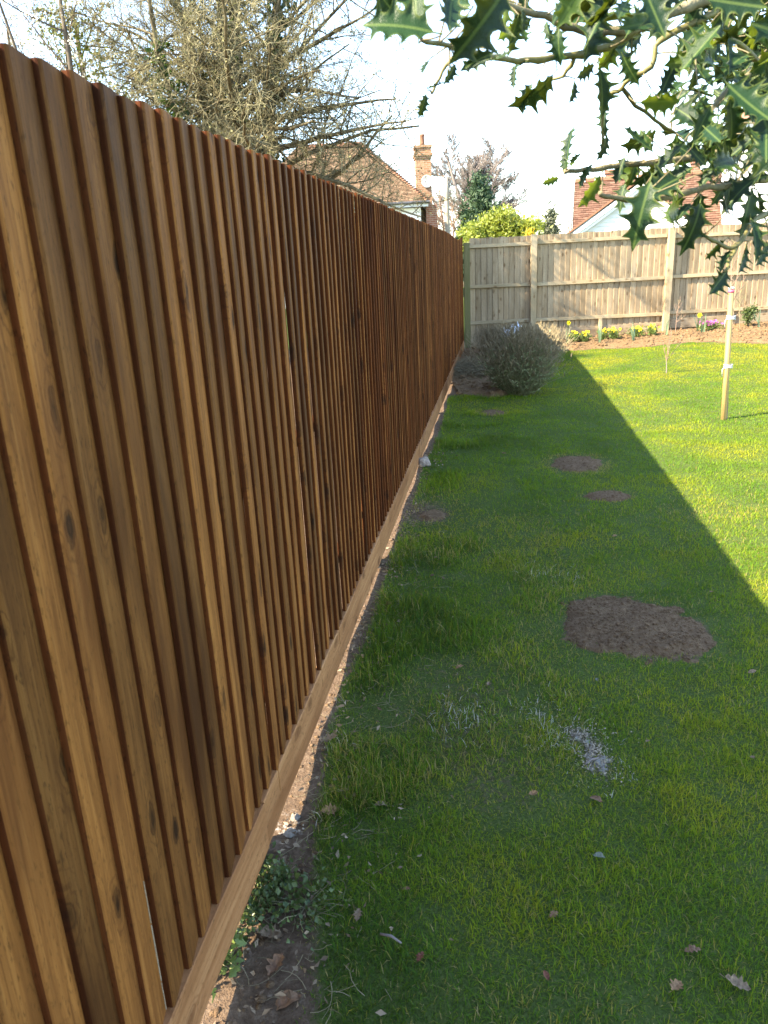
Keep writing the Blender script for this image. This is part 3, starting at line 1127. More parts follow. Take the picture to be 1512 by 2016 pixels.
# big ivy-clad tree behind the brown fence
TB = at(492, 400, 14.0)
TB = (TB[0], TB[1], 0.0)
exP, exD, exL, exR = [], [], [], []
for (a, b, ya, yb) in [((540, 300), (800, 262), 14, 12.9), ((545, 240), (770, 170), 14, 13.2), ((540, 320), (850, 330), 14, 13.2), ((520, 150), (760, 60), 14, 13.6),
                       ((460, 250), (250, 160), 14, 13.6), ((455, 180), (300, 20), 14, 14.6), ((500, 220), (640, 200), 14, 12.6), ((500, 260), (600, 280), 14, 12.4), ((510, 200), (690, 120), 14, 12.8), ((480, 230), (560, 120), 14, 12.5), ((510, 180), (620, 60), 14, 12.9)]:
    p0, p1 = at(*a, ya) - np.array(TB), at(*b, yb) - np.array(TB)
    p0 = p0 * np.array([0.3, 0.3, 1])
    exP.append(p0); exD.append(p1 - p0); exL.append(np.linalg.norm(p1 - p0)); exR.append(0.055)
bare_tree('ivy_clad_tree', TB,
          [((-.30, .1, 0), (-.09, 0, 1), 6.8, .12), ((0, 0, 0), (.0, .0, 1), 7.7, .18), ((.22, -.1, 0), (.06, -.03, 1), 7.2, .15), ((.12, .25, 0), (.02, .1, 1), 6.8, .11), ((-.15, -.2, 0), (-.22, -.08, 1), 6.2, .08)],
          [lv(15, .20, .97, 40, 88, .44, .40, 7, .13, .015, 6, rmin=.016), lv(10, .15, .98, 28, 75, .44, .48, 6, .17, .005, 4, rmin=.008),
           lv(8, .12, 1.0, 25, 78, .48, .55, 4, .22, .0, 3, rmin=.0052), lv(6, .1, 1.0, 25, 85, .48, .7, 2, .25, .02, 3, rmin=.0038)],
          (M['bark'], M['bark'], M['twig_olive']), 'large bare tree with ivy clad trunks rising behind the brown fence', 11,
          buds=(13000, .034, M['bud']), ivy=(5200, .09, .16, .22, .80), extra=(exP, exD, exL, exR))
# white blossoming tree at the far left
t = at(112, 300, 12.5)
bare_tree('blossom_tree', (t[0], t[1], 0),
          [((0, 0, 0), (.02, 0, 1), 6.0, .075), ((.1, .1, 0), (.10, .05, 1), 5.2, .05), ((-.1, 0, 0), (-.14, 0, 1), 5.4, .055)],
          [lv(9, .3, .97, 30, 65, .32, .42, 6, .12, .03, 5, rmin=.009), lv(7, .15, 1, 28, 70, .42, .5, 5, .15, .02, 4, rmin=.005), lv(6, .12, 1, 25, 75, .46, .6, 3, .2, .01, 3, rmin=.0038)],
          (M['twig_dark'], M['twig_dark'], M['twig_dark']), 'slim tree sprinkled with white blossom at the far left', 23,
          buds=(3600, .045, M['blossom']))
# olive leaved bush-like tree between them
t = at(232, 300, 14.5)
tr = bare_tree('small_forked_tree', (t[0], t[1], 0),
          [((0, 0, 0), (-.05, 0, 1), 5.6, .10), ((.15, .1, 0), (.16, .05, 1), 5.2, .08)],
          [lv(13, .3, .97, 40, 85, .42, .42, 6, .15, .02, 5, rmin=.012), lv(9, .15, 1, 28, 75, .46, .5, 5, .17, .02, 4, rmin=.007), lv(9, .12, 1, 25, 80, .5, .6, 3, .22, .01, 3, rmin=.005)],
          (M['twig_dark'], M['twig_dark'], M['twig_olive']), 'small dark forked tree between the blossom tree and the ivy clad tree', 31,
          buds=(7000, .03, M['bud']))
# leafy climber in the gap: yellow green leaves beside the blossom tree
rng = np.random.default_rng(5)


def blob_points(n, centers, rng, shell=0.35):
    c = np.array([k[:3] for k in centers], float)
    r = np.array([k[3:6] for k in centers], float)
    w = (r[:, 0] * r[:, 1] * r[:, 2]) ** 0.66
    i = rng.choice(len(c), n, p=w / w.sum())
    d = norm(rng.normal(0, 1, (n, 3)))
    rad = (1 - shell * rng.random((n, 1)) ** 1.6) * (1 + 0.12 * rng.normal(0, 1, (n, 1)))
    return c[i] + d * r[i] * rad


def leafy(name, base, centers, n, size, mat, label, cat, seed, aspect=0.55, up=0.1, stem=0.05, shell=0.5, clump=0.0, group=None, bark='twig_dark', ncl=None):
    rng = np.random.default_rng(seed)
    root = empty(name, base)
    tag(root, label, cat, group)
    if ncl:
        cc = blob_points(ncl, centers, rng, shell)
        i = rng.integers(0, ncl, n)
        P = cc[i] + rng.normal(0, clump, (n, 3))
        tint = np.clip(rng.random(ncl)[i] * 0.7 + 0.3 * rng.random(n), 0, 1)
    else:
        P = blob_points(n, centers, rng, shell)
        tint = None
    P[:, 2] = np.maximum(P[:, 2], 0.03)
    leaf_part('crown', P, size, mat, root, rng, up, aspect, tint)
    k = 6
    top = np.array([c[:3] for c in centers])
    b = np.zeros((len(top), 3))
    b[:, :2] = rng.normal(0, stem * 1.5, (len(top), 2))
    pts = np.stack([b + (top - b) * f + (rng.normal(0, .03, top.shape) * np.linalg.norm(top - b, axis=1, keepdims=True) if 0 < f < 1 else 0) for f in np.linspace(0, 1, k)], 1)
    V, F = tubes([(pts, stem * np.linspace(1, .35, k)[None].repeat(len(top), 0), 6)])
    link_mesh('trunk', np_mesh('trunk', V, F), M[bark], root, True)
    return root


t = at(158, 130, 13.2)
leafy('evergreen_climber', (t[0], t[1], 0), [(0, 0, t[2], .35, .3, .5), (.2, 0, t[2] - .6, .45, .3, .5), (-.2, .1, t[2] + .6, .3, .25, .4)], 1700, .06, M['olive_leaf'],
      'loose yellow green leafy growth beside the blossom tree', 'shrub', 6, ncl=70, clump=.13, stem=.03)

# far trees beyond the pale fence
t = at(930, 470, 80)
bare_tree('domed_bare_tree', (t[0], t[1], 0),
          [((0, 0, 0), (.02, 0, 1), 10.6, .34), ((.2, .2, 0), (.14, 0, 1), 10.0, .26), ((-.2, .1, 0), (-.13, .1, 1), 10.2, .26)],
          [lv(14, .25, .98, 25, 60, .46, .36, 6, .06, .05, 5, rmin=.05), lv(11, .15, 1, 20, 50, .46, .5, 5, .08, .05, 3, rmin=.028), lv(10, .1, 1, 18, 50, .48, .6, 3, .1, .04, 3, rmin=.024), lv(8, .1, 1, 20, 50, .5, .6, 2, .12, .04, 3, rmin=.019)],
          (M['twig_pink'], M['twig_pink'], M['twig_pink']), 'tall bare tree with a rounded crown far beyond the fences', 41)
t = at(872, 470, 45)
st = [((dx, dy, 0), (dx * .16, 0, 1), hh, .10) for dx, dy, hh in ((-.6, 0, 3.4), (-.2, .3, 4.5), (.2, 0, 4.7), (.6, .2, 4.1), (1.1, 0, 3.5), (0, -.3, 4.0))]
bare_tree('pollarded_tree', (t[0], t[1], 0), st,
          [lv(12, .25, .98, 15, 50, .40, .4, 5, .08, .06, 4, rmin=.028), lv(9, .1, 1, 15, 45, .5, .55, 4, .1, .06, 3, rmin=.016), lv(4, .1, 1, 20, 50, .5, .6, 2, .1, .05, 3, rmin=.011)],
          (M['twig_red'], M['twig_red'], M['twig_red']), 'reddish bare multi stemmed tree beside the brick chimney', 43)
t = at(893, 480, 36)
o = MB().tube([(0, 0, 0), (.03, 0, 2), (.0, 0, 4.2), (.02, 0, 5.0)], [.13, .12, .10, .05], 9).build('pale_tree_stump', bark_mat('pale_grey_bark', (.24, .21, .16), (.36, .32, .25), (.46, .42, .34)), None, True)
t2 = at(881, 480, 36)
o.location = (t2[0], t2[1], 0)
tag(o, 'pale bare upright trunk standing just right of the chimney', 'tree trunk')
t = at(1112, 470, 45)
bare_tree('bare_far_shrub', (t[0], t[1], 0),
          [((0, 0, 0), (-.1, 0, 1), 3.6, .06), ((.2, 0, 0), (.1, 0, 1), 4.0, .06), ((.5, 0, 0), (.25, 0, 1), 3.2, .05)],
          [lv(9, .3, .98, 25, 60, .4, .42, 5, .1, .04, 4, rmin=.022), lv(7, .15, 1, 22, 60, .45, .5, 3, .12, .03, 3, rmin=.013)],
          (M['twig_pink'], M['twig_pink'], M['twig_pink']), 'small bare shrub between the grey green conifer and white gable', 47, cat='shrub')


def conifer(name, px, py_top, py_base, y, wpx, n, size, mat, label, seed, ragged=.18):
    rng = np.random.default_rng(seed)
    top = at(px, py_top, y)
    k = FPX / y
    h = top[2]
    R = wpx / 2 / k
    cen = [(rng.normal(0, .06) * R, rng.normal(0, .06) * R, h * f, R * (1.05 - f) ** .62 * 1.05 + .03, R * (1.05 - f) ** .62 * 1.05 + .03, h * .10) for f in np.linspace(.22, .96, 12)]
    return leafy(name, (top[0], top[1], 0), cen, n, size, mat, label, 'tree', seed, aspect=.35, up=.5, stem=.05, shell=.5, ncl=int(n / 12), clump=R * ragged)


conifer('dark_conifer', 946, 352, 450, 42, 64, 8000, .26, M['conifer'], 'dark green conifer in front of the domed bare tree', 51)
conifer('dark_conifer', 915, 405, 450, 43, 40, 3000, .24, M['conifer'], 'smaller dark conifer low at the left of the tall dark one', 57)
conifer('dark_conifer', 980, 408, 450, 43, 44, 3000, .24, M['conifer'], 'smaller dark conifer peeping over the right of the yellow green shrub', 53)
conifer('grey_conifer', 1084, 405, 460, 38, 40, 3200, .20, M['conifer_grey'], 'small grey green conifer left of the white gable', 54)
conifer('golden_conifer', 1042, 446, 475, 19.5, 36, 2600, .075, M['golden'], 'small bright golden conifer tip just above the pale fence', 55, .10)
t = at(985, 470, 22.5)
cen = []
for (px, py, w, h) in [(925, 465, 40, 25), (960, 450, 50, 32), (985, 437, 42, 34), (1005, 440, 38, 36), (1020, 452, 30, 30), (950, 470, 60, 30), (1000, 470, 60, 34), (1045, 450, 22, 22)]:
    p = at(px, py, 22.5)
    cen.append((p[0] - t[0], random.uniform(-.4, .4), p[2], w * .55 / 64, .5, h * .55 / 64))
leafy('laurel_shrub', (t[0], t[1], 0), cen, 7500, .11, M['laurel'], 'rounded yellow green laurel shrub showing above the pale fence', 'shrub', 56, .5, .3, .04, .6, ncl=420, clump=.10)


# ------------------------------------------------------------------ houses
def tile_mat(name, a, b, c):
    t = NT(name)
    col = t.ramp(t.attr('tint'), [(0.0, a), (0.5, b), (1.0, c)])
    v = t.coord()
    n = t.noise(v, 3.0, 5, .65)
    col = t.mix(t.math('MULTIPLY', t.ramp(n, [(.5, (0, 0, 0)), (.72, (1, 1, 1))]), .45), col, (.12, .10, .06))
    return t.done(col, .85, .15)


def brick_mat(name, a, b, mortar, scale=1.0):
    t = NT(name)
    c = t.n('ShaderNodeTexCoord')
    sx = t.n('ShaderNodeSeparateXYZ')
    t.l(c.outputs['Object'], sx.inputs[0])
    cb = t.n('ShaderNodeCombineXYZ')
    t.l(t.math('ADD', sx.outputs[0], sx.outputs[1]), cb.inputs[0])
    t.l(sx.outputs[2], cb.inputs[1])
    br = t.n('ShaderNodeTexBrick', Scale=1.0)
    br.inputs['Brick Width'].default_value = .225 * scale
    br.inputs['Row Height'].default_value = .075 * scale
    br.inputs['Mortar Size'].default_value = .008
    br.inputs['Color1'].default_value = (*a, 1)
    br.inputs['Color2'].default_value = (*b, 1)
    br.inputs['Mortar'].default_value = (*mortar, 1)
    t.l(cb.outputs[0], br.inputs['Vector'])
    n = t.noise(t.coord(), 6, 4)
    col = t.mix(t.math('MULTIPLY', n, .5), br.outputs[0], [x * .5 for x in a])
    b_ = t.n('ShaderNodeBump', Strength=.6, Distance=.01)
    b_.invert = True
    t.l(br.outputs['Fac'], b_.inputs['Height'])
    t.l(b_.outputs[0], t.p.inputs['Normal'])
    return t.done(col, .9, .1)


M['tile_a'] = tile_mat('orange_brown_roof_tiles', (.105, .068, .043), (.175, .113, .071), (.25, .170, .112))
M['tile_b'] = tile_mat('red_brown_roof_tiles', (.085, .047, .034), (.135, .075, .054), (.18, .108, .080))
M['brick_a'] = brick_mat('pale_orange_brick', (.27, .135, .072), (.40, .235, .14), (.36, .30, .23))
M['brick_r'] = brick_mat('red_brick', (.22, .09, .055), (.30, .14, .09), (.32, .27, .22))
M['white'] = simple('white_painted_boards', (.78, .78, .76), .55, .3, .05, 4)
M['cream'] = simple('white_render', (.76, .75, .71), .8, .2, .05, 3)
M['fascia'] = simple('grey_white_fascia', (.55, .56, .56), .5, .3, .05, 6)
M['dark_metal'] = simple('dark_grey_metal', (.06, .06, .065), .4, .5, .1, 10)
M['grey_plastic'] = simple('pale_grey_plastic', (.55, .56, .57), .4, .4, .06, 10)
M['terracotta'] = simple('terracotta', (.21, .105, .065), .8, .2, .15, 8)
M['glass'] = simple('window_glass', (.03, .035, .04), .06, .8, .1, 3)


def tiles(name, corners, tw, th, mat, parent, rng):
    """thin overlapping tiles over a four-cornered roof plane: eaves-left, eaves-right, ridge-right, ridge-left (local coordinates)"""
    a, b, c, d = [np.array(p, float) for p in corners]
    sl = np.linalg.norm(((c + d) - (a + b)) / 2)
    nrm = np.cross(b - a, d - a)
    nrm /= np.linalg.norm(nrm)
    if nrm[2] < 0:
        nrm = -nrm
    nr = max(2, int(sl / th))
    V, T = [], []
    for i in range(nr):
        f0, f1 = i / nr, min((i + 1.25) / nr, 1.0)
        L0, R0 = a + (d - a) * f0, b + (c - b) * f0
        L1, R1 = a + (d - a) * f1, b + (c - b) * f1
        wid = np.linalg.norm(R0 - L0)
        nt = max(1, int(wid / tw))
        off = (i % 2) * .5
        e = (np.arange(nt + 1) + off - .5) / nt
        e = np.clip(e, 0, 1)
        for k in range(nt):
            if e[k + 1] - e[k] < .1 / nt:
                continue
            j = rng.random() * .016
            p = [L0 + (R0 - L0) * (e[k] + .03 / nt), L0 + (R0 - L0) * e[k + 1], L1 + (R1 - L1) * e[k + 1], L1 + (R1 - L1) * (e[k] + .03 / nt)]
            lift0, lift1 = nrm * (.028 + j), nrm * .004
            V += [p[0] + lift0, p[1] + lift0, p[2] + lift1, p[3] + lift1, p[0] + lift0 - nrm * .022, p[1] + lift0 - nrm * .022]
            T += [np.clip(rng.normal(.5, .25), 0, 1)] * 6
    n = len(V) // 6
    b0 = (np.arange(n) * 6)[:, None]
    o = link_mesh(name, np_mesh(name, np.array(V), [b0 + np.array([[0, 1, 2, 3]]), b0 + np.array([[4, 5, 1, 0]])], {'tint': np.array(T)}), mat, parent)
    o['kind'] = 'stuff'
    return o


rng = np.random.default_rng(77)
# --- house on the left: hipped tile roof, white wall, brick chimney
YH = 32.0
e1 = at(843, 396, YH)
hl = empty('tiled_house', (e1[0], YH, 0))
tag(hl, 'house with an orange brown hipped tile roof and brick chimney', 'house')
rr_ = at(711, 285, YH + 4.2)
rl_ = at(583, 286, YH + 4.2)
W = 7.5
eh = e1[2]
ridge_r = (rr_[0] - e1[0], 4.2, rr_[2])
ridge_l = (rl_[0] - e1[0], 4.2, rr_[2])
rf = MB()
ev = [(-W, 0, eh), (0, 0, eh), (0, 8.4, eh), (-W, 8.4, eh)]
rf.add([*ev, ridge_l, ridge_r], [(0, 1, 5, 4), (1, 2, 5), (2, 3, 4, 5), (3, 0, 4), (3, 2, 1, 0)])
roof = rf.build('roof', simple('roof_underlay', (.14, .08, .05), .9, .1), hl)
tiles('roof_tiles', (ev[0], ev[1], ridge_r, ridge_l), .165, .105, M['tile_a'], roof, rng)
tiles('roof_tiles', (ev[1], ev[2], ridge_r, ridge_r), .165, .2, M['tile_a'], roof, rng)
tiles('roof_tiles', (ev[3], ev[0], ridge_l, ridge_l), .165, .2, M['tile_a'], roof, rng)
m = MB()
for k in range(34):
    f = (k + .5) / 34
    p = np.array(ev[1]) * (1 - f) + np.array(ridge_r) * f
    m.box((p[0], p[1], p[2] + .03), (.17, .17, .05), .6)
m.build('hip_tiles', M['terracotta'], roof)
m = MB()
for k in range(16):
    f = (k + .5) / 16
    p = np.array(ridge_l) * (1 - f) + np.array(ridge_r) * f
    m.tube([p + np.array([-.12, 0, .02]), p + np.array([.12, 0, .02])], .10, 8)
m.build('ridge_tiles', M['tile_a'] if False else M['terracotta'], roof)
MB().box((-W / 2 - .12, 4.2, eh / 2 - .1), (W - .32, 7.9, eh - .2)).build('wall', M['cream'], hl)
MB().box((-W / 2, -.02, eh - .10), (W, .03, .17)).build('fascia', M['fascia'], hl)
MB().tube([(-W - .05, -.09, eh - .03), (.05, -.09, eh - .03)], .055, 8).build('gutter', M['dark_metal'], hl)
# chimney
c0 = at(832.5, 330, YH + 1.8)
cx, cy = c0[0] - e1[0], 1.8
ct = at(832, 287, YH + 1.8)[2]
kx = (YH + 1.8) / FPX
cw = 27 * kx
ch = empty('chimney', (cx, cy, 0))
ch.parent = hl
MB().box((0, 0, ct / 2 - .2), (cw, .9, ct - .4)).build('stack', M['brick_a'], ch)
for k, (dw, z, h) in enumerate(((.07, ct - .46, .09), (.14, ct - .37, .09), (.07, ct - .27, .11), (.02, ct - .17, .09), (.10, ct - .075, .10))):
    MB().box((0, 0, z + (.0)), (cw + dw, .9 + dw, h)).build('corbel_course', M['brick_a'], ch)
MB().box((.20, -.72, eh / 2 - .04), (.42, 1.3, eh - .12)).build('chimney_breast', M['brick_r'], ch)
pot = MB()
pot.tube([(0, 0, ct - .03), (0, 0, ct + .10), (0, 0, ct + .32), (0, 0, ct + .36), (0, 0, ct + .42)], [.125, .11, .09, .115, .11], 12)
pot.build('chimney_pot', M['terracotta'], ch, True)
# satellite dish
dp = at(841, 357, YH + 1.25)
ds = empty('satellite_dish', (dp[0], dp[1] - .0, dp[2]))
tag(ds, 'pale grey satellite dish fixed to the brick chimney', 'satellite dish')
prof = [(0, 0)] + [(r, .32 * r * r) for r in np.linspace(.03, .24, 7)]
v, f = [], []
for j in range(20):
    a = j / 20 * 2 * math.pi
    for (r, z) in prof[1:]:
        v.append((r * math.cos(a), -z * 1.6, r * math.sin(a)))
v.append((0, 0, 0))
for j in range(20):
    j2 = (j + 1) % 20
    for i in range(6):
        f.append((j * 7 + i, j2 * 7 + i, j2 * 7 + i + 1, j * 7 + i + 1))
    f.append((140, j2 * 7, j * 7))
dm = MB().add(v, f)
dd = dm.build('dish', simple('grey_dish_enamel', (.30, .31, .32), .5, .3, .05, 8), ds, True)
sm = dd.modifiers.new('thick', 'SOLIDIFY')
sm.thickness = .012
dd.rotation_euler = (math.radians(12), 0, math.radians(25))
MB().tube([(0, -.01, -.2), (-.06, -.25, -.1), (-.10, -.33, 0)], .010, 6).build('arm', M['dark_metal'], ds)
MB().box((-.105, -.34, .01), (.05, .10, .05)).build('receiver', M['grey_plastic'], ds)
MB().tube([(0, .01, 0), (0, .35, -.1)], .02, 6).build('bracket', M['dark_metal'], ds)
dd.rotation_euler.z = math.radians(-20)

# --- house on the right: red-brown roof with a white boarded gable in front
YG = 24.0
HRZ = math.radians(-15)
hr = empty('gabled_house', (at(1240, 450, YG)[0], YG, 0), HRZ)
tag(hr, 'house with red brown roof and white weatherboarded gable behind the pale fence', 'house')
ox = hr.location.x


def hp(px, py, y):
    u = np.array([math.cos(HRZ), math.sin(HRZ), 0])
    v = np.array([-math.sin(HRZ), math.cos(HRZ), 0])
    o_ = np.array([ox, YG, 0]) + v * (y - YG)
    d = ray(px, py)
    p = _C + d * (np.dot(o_ - _C, v) / np.dot(d, v)) - np.array([ox, YG, 0])
    return np.array((np.dot(p, u), np.dot(p, v), p[2]))


apex = hp(1261, 352, YG)
gl, gr_ = hp(1117, 459, YG), hp(1384, 462, YG)
gl = apex + (gl - apex) * 1.25
gr_ = apex + (gr_ - apex) * 1.13
gr_[2] = gl[2]
ge = gl[2]
# main roof plane behind
mr_l, mr_r = hp(1131, 360, YG + 4.5), hp(1427, 349, YG + 4.5)
mr_r[2] = mr_l[2]
me_l, me_r = mr_l + np.array([0, -3.3, -2.9]), mr_r + np.array([0, -3.3, -2.9])
rb_l, rb_r = mr_l + np.array([0, 3.3, -2.9]), mr_r + np.array([0, 3.3, -2.9])
rm_ = MB().add([me_l, me_r, mr_r, mr_l, rb_l, rb_r], [(0, 1, 2, 3), (3, 2, 5, 4), (0, 3, 4), (1, 5, 2), (0, 4, 5, 1)])
roof2 = rm_.build('roof', simple('roof_underlay_red', (.12, .06, .045), .9, .1), hr)
tiles('roof_tiles', (me_l, me_r, mr_r, mr_l), .165, .105, M['tile_b'], roof2, rng)
m = MB()
for k in range(14):
    f = (k + .5) / 14
    p = mr_l * (1 - f) + mr_r * f
    m.tube([p + np.array([-.16, 0, .03]), p + np.array([.16, 0, .03])], .10, 8)
m.build('ridge_tiles', M['tile_b'] if False else M['terracotta'], roof2)
m = MB()
m.prism([me_l + np.array([-.04, -.1, -.10]), mr_l + np.array([-.04, 0, -.06]), mr_l + np.array([-.04, 0, .06]), me_l + np.array([-.04, -.1, .04])], (.03, 0, 0))
m.build('verge_board', M['dark_metal'], roof2)
wl = MB().box(((me_l[0] + me_r[0]) / 2, 4.5, (me_l[2] - .02) / 2), (me_r[0] - me_l[0] - .25, 6.2, me_l[2] - .04))
wl.build('wall', M['white'], hr)
# front gable: roof wings, boards, bargeboards
depth = 4.6
for s_, e_ in ((-1, gl), (1, gr_)):
    q = [e_ + np.array([s_ * .2, -.25, -.14]), apex + np.array([0, -.25, .02]), apex + np.array([0, depth, .02]), e_ + np.array([s_ * .2, depth, -.14])]
    MB().add([*q, *[p + np.array([0, 0, -.06]) for p in q]], [(0, 1, 2, 3), (7, 6, 5, 4), (0, 4, 5, 1), (1, 5, 6, 2), (2, 6, 7, 3), (3, 7, 4, 0)]).build('gable_roof', M['tile_b'] if False else M['terracotta'], hr)
    d_ = (apex - e_) / np.linalg.norm(apex - e_)
    n_ = np.array([-d_[2] * s_ * -1, 0, abs(d_[0])])
    for kk, (o0, w0, yy) in enumerate(((-.10, .13, -.22), (-.24, .10, -.17))):
        a_ = e_ + np.array([s_ * .18, yy, o0 - .13])
        b_ = apex + np.array([0, yy, o0])
        MB().prism([a_ + np.array([0, 0, -w0]), b_ + np.array([0, 0, -w0]), b_, a_], (0, .035, 0)).build('bargeboard', M['white'], hr)
nb = 17
for k in range(nb):
    z0 = ge - .3 + (apex[2] - .12 - ge + .3) * k / nb
    z1 = ge - .3 + (apex[2] - .12 - ge + .3) * (k + 1) / nb
    def xw(z):
        f = np.clip((z - ge) / (apex[2] - .12 - ge), 0, 1)
        return gl[0] + (apex[0] - gl[0]) * f, gr_[0] + (apex[0] - gr_[0]) * f
    xa, xb = xw(z0)
    xc, xd = xw(z1)
    MB().add([(xa, -.03, z0), (xb, -.03, z0), (xd, -.002, z1 + .01), (xc, -.002, z1 + .01), (xa, .03, z0), (xb, .03, z0), (xd, .03, z1 + .01), (xc, .03, z1 + .01)],
             [(0, 1, 2, 3), (7, 6, 5, 4), (0, 4, 5, 1), (1, 5, 6, 2), (2, 6, 7, 3), (3, 7, 4, 0)]).build('weatherboard', M['white'], hr)
MB().box(((gl[0] + gr_[0]) / 2, depth / 2, (ge - .3) / 2), (gr_[0] - gl[0] - .1, depth - .2, ge - .3)).build('gable_wall', M['white'], hr)
for (pa, pb, ptop, w_) in ((1192, 1209, 338, 0), (1362, 1378, 318, 0)):
    a_, b_ = hp(pa, ptop, YG + 6), hp(pb, ptop, YG + 6)
    sk = MB().box(((a_[0] + b_[0]) / 2, 6, a_[2] - 1.0), (b_[0] - a_[0], .45, 2.0)).build('chimney', M['brick_r'], hr)
    MB().box(((a_[0] + b_[0]) / 2, 6, a_[2] - .03), (b_[0] - a_[0] + .07, .52, .12)).build('cap_course', M['brick_r'], sk)

# --- white weatherboarded house at the right edge
YW = 24.2
wx0 = at(1436, 400, YW)[0]
hw = empty('weatherboarded_house', (wx0, YW, 0), HRZ)
tag(hw, 'tall white weatherboarded house at the right edge behind the holly', 'house')
wz = at(1480, 238, YW)[2]
nbw = 30
for k in range(nbw):
    z0, z1 = wz * k / nbw, wz * (k + 1) / nbw
    MB().add([(.06, -.035, z0), (5.5, -.035, z0), (5.5, -.004, z1 + .012), (.06, -.004, z1 + .012), (.06, .03, z0), (5.5, .03, z0), (5.5, .03, z1 + .012), (.06, .03, z1 + .012)],
             [(0, 1, 2, 3), (7, 6, 5, 4), (0, 4, 5, 1), (1, 5, 6, 2), (2, 6, 7, 3), (3, 7, 4, 0)]).build('weatherboard', M['white'], hw)
MB().box((2.78, 1.25, wz / 2), (5.4, 2.4, wz)).build('wall', M['white'], hw)
MB().box((.03, -.02, wz / 2), (.08, .10, wz)).build('corner_board', M['white'], hw)
MB().tube([(-.06, -.06, .2), (-.06, -.06, wz - .1)], .035, 8).build('drainpipe', M['grey_plastic'], hw, True)
rf = MB().add([(-.15, -.2, wz), (5.8, -.2, wz), (5.8, 1.25, wz + 1.1), (1.2, 1.25, wz + 1.1), (-.15, 2.7, wz), (5.8, 2.7, wz)], [(0, 1, 2, 3), (3, 2, 5, 4), (0, 3, 4), (1, 5, 2), (0, 4, 5, 1)])
rf.build('roof', M['tile_b'] if False else simple('plain_red_roof', (.27, .14, .10), .9, .1, .3, 5), hw)


# ------------------------------------------------------------------ dry lavender bush by the corner
def stems_part(name, pts, rad, mat, parent, tint, sides=3):
    V, F = tubes([(pts, rad, sides)])
    return link_mesh(name, np_mesh(name, V, F, {'tint': np.repeat(tint, pts.shape[1] * sides)}), mat, parent)


rng = np.random.default_rng(101)
lb = gnd(1046, 786)
lb = np.array([lb[0] - .06, lb[1] + .42, 0])
lb[2] = gz(lb[0], lb[1])
lav = empty('lavender_bush', lb)
tag(lav, 'bushy grey brown lavender with dry stems growing in the corner', 'shrub')
n = 1900
a = rng.random(n) * 2 * np.pi
tilt = np.clip(np.abs(rng.normal(0, .44, n)), 0, 1.1)
b0 = np.stack([np.cos(a) * .18 * rng.random(n), np.sin(a) * .24 * rng.random(n), np.full(n, .0)], -1)
D = np.stack([np.cos(a) * np.sin(tilt), np.sin(a) * np.sin(tilt), np.cos(tilt)], -1)
L = (.42 + .42 * rng.random(n) ** 1.3) * (1 - .10 * tilt)
pts, rad = grow(b0, D, L, np.full(n, .0024), 5, .10, .07, rng, .6)
stems_part('dry_stems', pts, rad, M['lav_stem'], lav, rng.random(n))
# flower spikes left on the ends
k = 3000
e = pts[rng.integers(0, n, k), -1]
dsp = norm(rng.normal(0, .35, (k, 3)) + np.array([0, 0, 1]) + norm(e * np.array([1, 1, 0])) * .4)
sp = np.stack([e, e + dsp * .03, e + dsp * .06], 1)
stems_part('spent_flower_spikes', sp, np.array([.0024, .0042, .002])[None].repeat(k, 0), M['lav_stem'], lav, .4 + .6 * rng.random(k))
# grey green leaves on the lower half
k = 30000
si = rng.integers(0, n, k)
f = rng.random(k) ** 1.3 * 4.2
i = f.astype(int)
u = (f - i)[:, None]
q = pts[si, i] * (1 - u) + pts[si, i + 1] * u + rng.normal(0, .01, (k, 3))
leaf_part('leaves', q, .05, M['lav_green'], lav, rng, .8, .16)
# drier, paler lavender behind it, catching the sun
def lavender(px, py, ydist, r, h, n, label, seed):
    rng = np.random.default_rng(seed)
    p = at(px, py, ydist)
    z = bedz(p[0], p[1])
    root = empty('lavender_bush', (p[0], p[1], z))
    tag(root, label, 'shrub')
    a = rng.random(n) * 2 * np.pi
    tilt = np.clip(np.abs(rng.normal(0, .5, n)), 0, 1.2)
    b0 = np.stack([np.cos(a) * r * rng.random(n), np.sin(a) * r * rng.random(n), np.zeros(n)], -1)
    D = np.stack([np.cos(a) * np.sin(tilt), np.sin(a) * np.sin(tilt), np.cos(tilt)], -1)
    pts, rad = grow(b0, D, h * (.7 + .4 * rng.random(n)), np.full(n, .0028), 5, .1, .07, rng, .7)
    stems_part('dry_stems', pts, rad, M['lav_stem'], root, .45 + .55 * rng.random(n))
    k = n * 2
    si = rng.integers(0, n, k)
    q = pts[si, rng.integers(1, 5, k)] + rng.normal(0, .015, (k, 3))
    leaf_part('leaves', q, .05, M['lav_stem'], root, rng, .8, .16)
    return root


lavender(1070, 700, 12.2, .18, .54, 480, 'taller pinkish dry lavender behind the corner bush, half in sun', 103)
lavender(985, 700, 12.9, .25, .50, 900, 'low dry lavender in the shade beside the green corner post', 104)
# heap of dry cut stalks on the bed
p = at(935, 712, 11.2)
hp_ = empty('dry_stalk_heap', (p[0], p[1], bedz(p[0], p[1])))
tag(hp_, 'low heap of dry brown plant stalks on the corner bed', 'plant debris')
k = 900
c = np.stack([rng.normal(0, .28, k), rng.normal(0, .35, k), .02 + .10 * rng.random(k)], -1)
D = norm(rng.normal(0, 1, (k, 3)) * np.array([1, 1, .25]))
pts, rad = grow(c, D, .15 + .25 * rng.random(k), np.full(k, .003), 4, .15, -.03, rng, .6)
pts[..., 2] = np.maximum(pts[..., 2], .005)
stems_part('stalks', pts, rad, M['lav_stem'], hp_, .5 * rng.random(k))
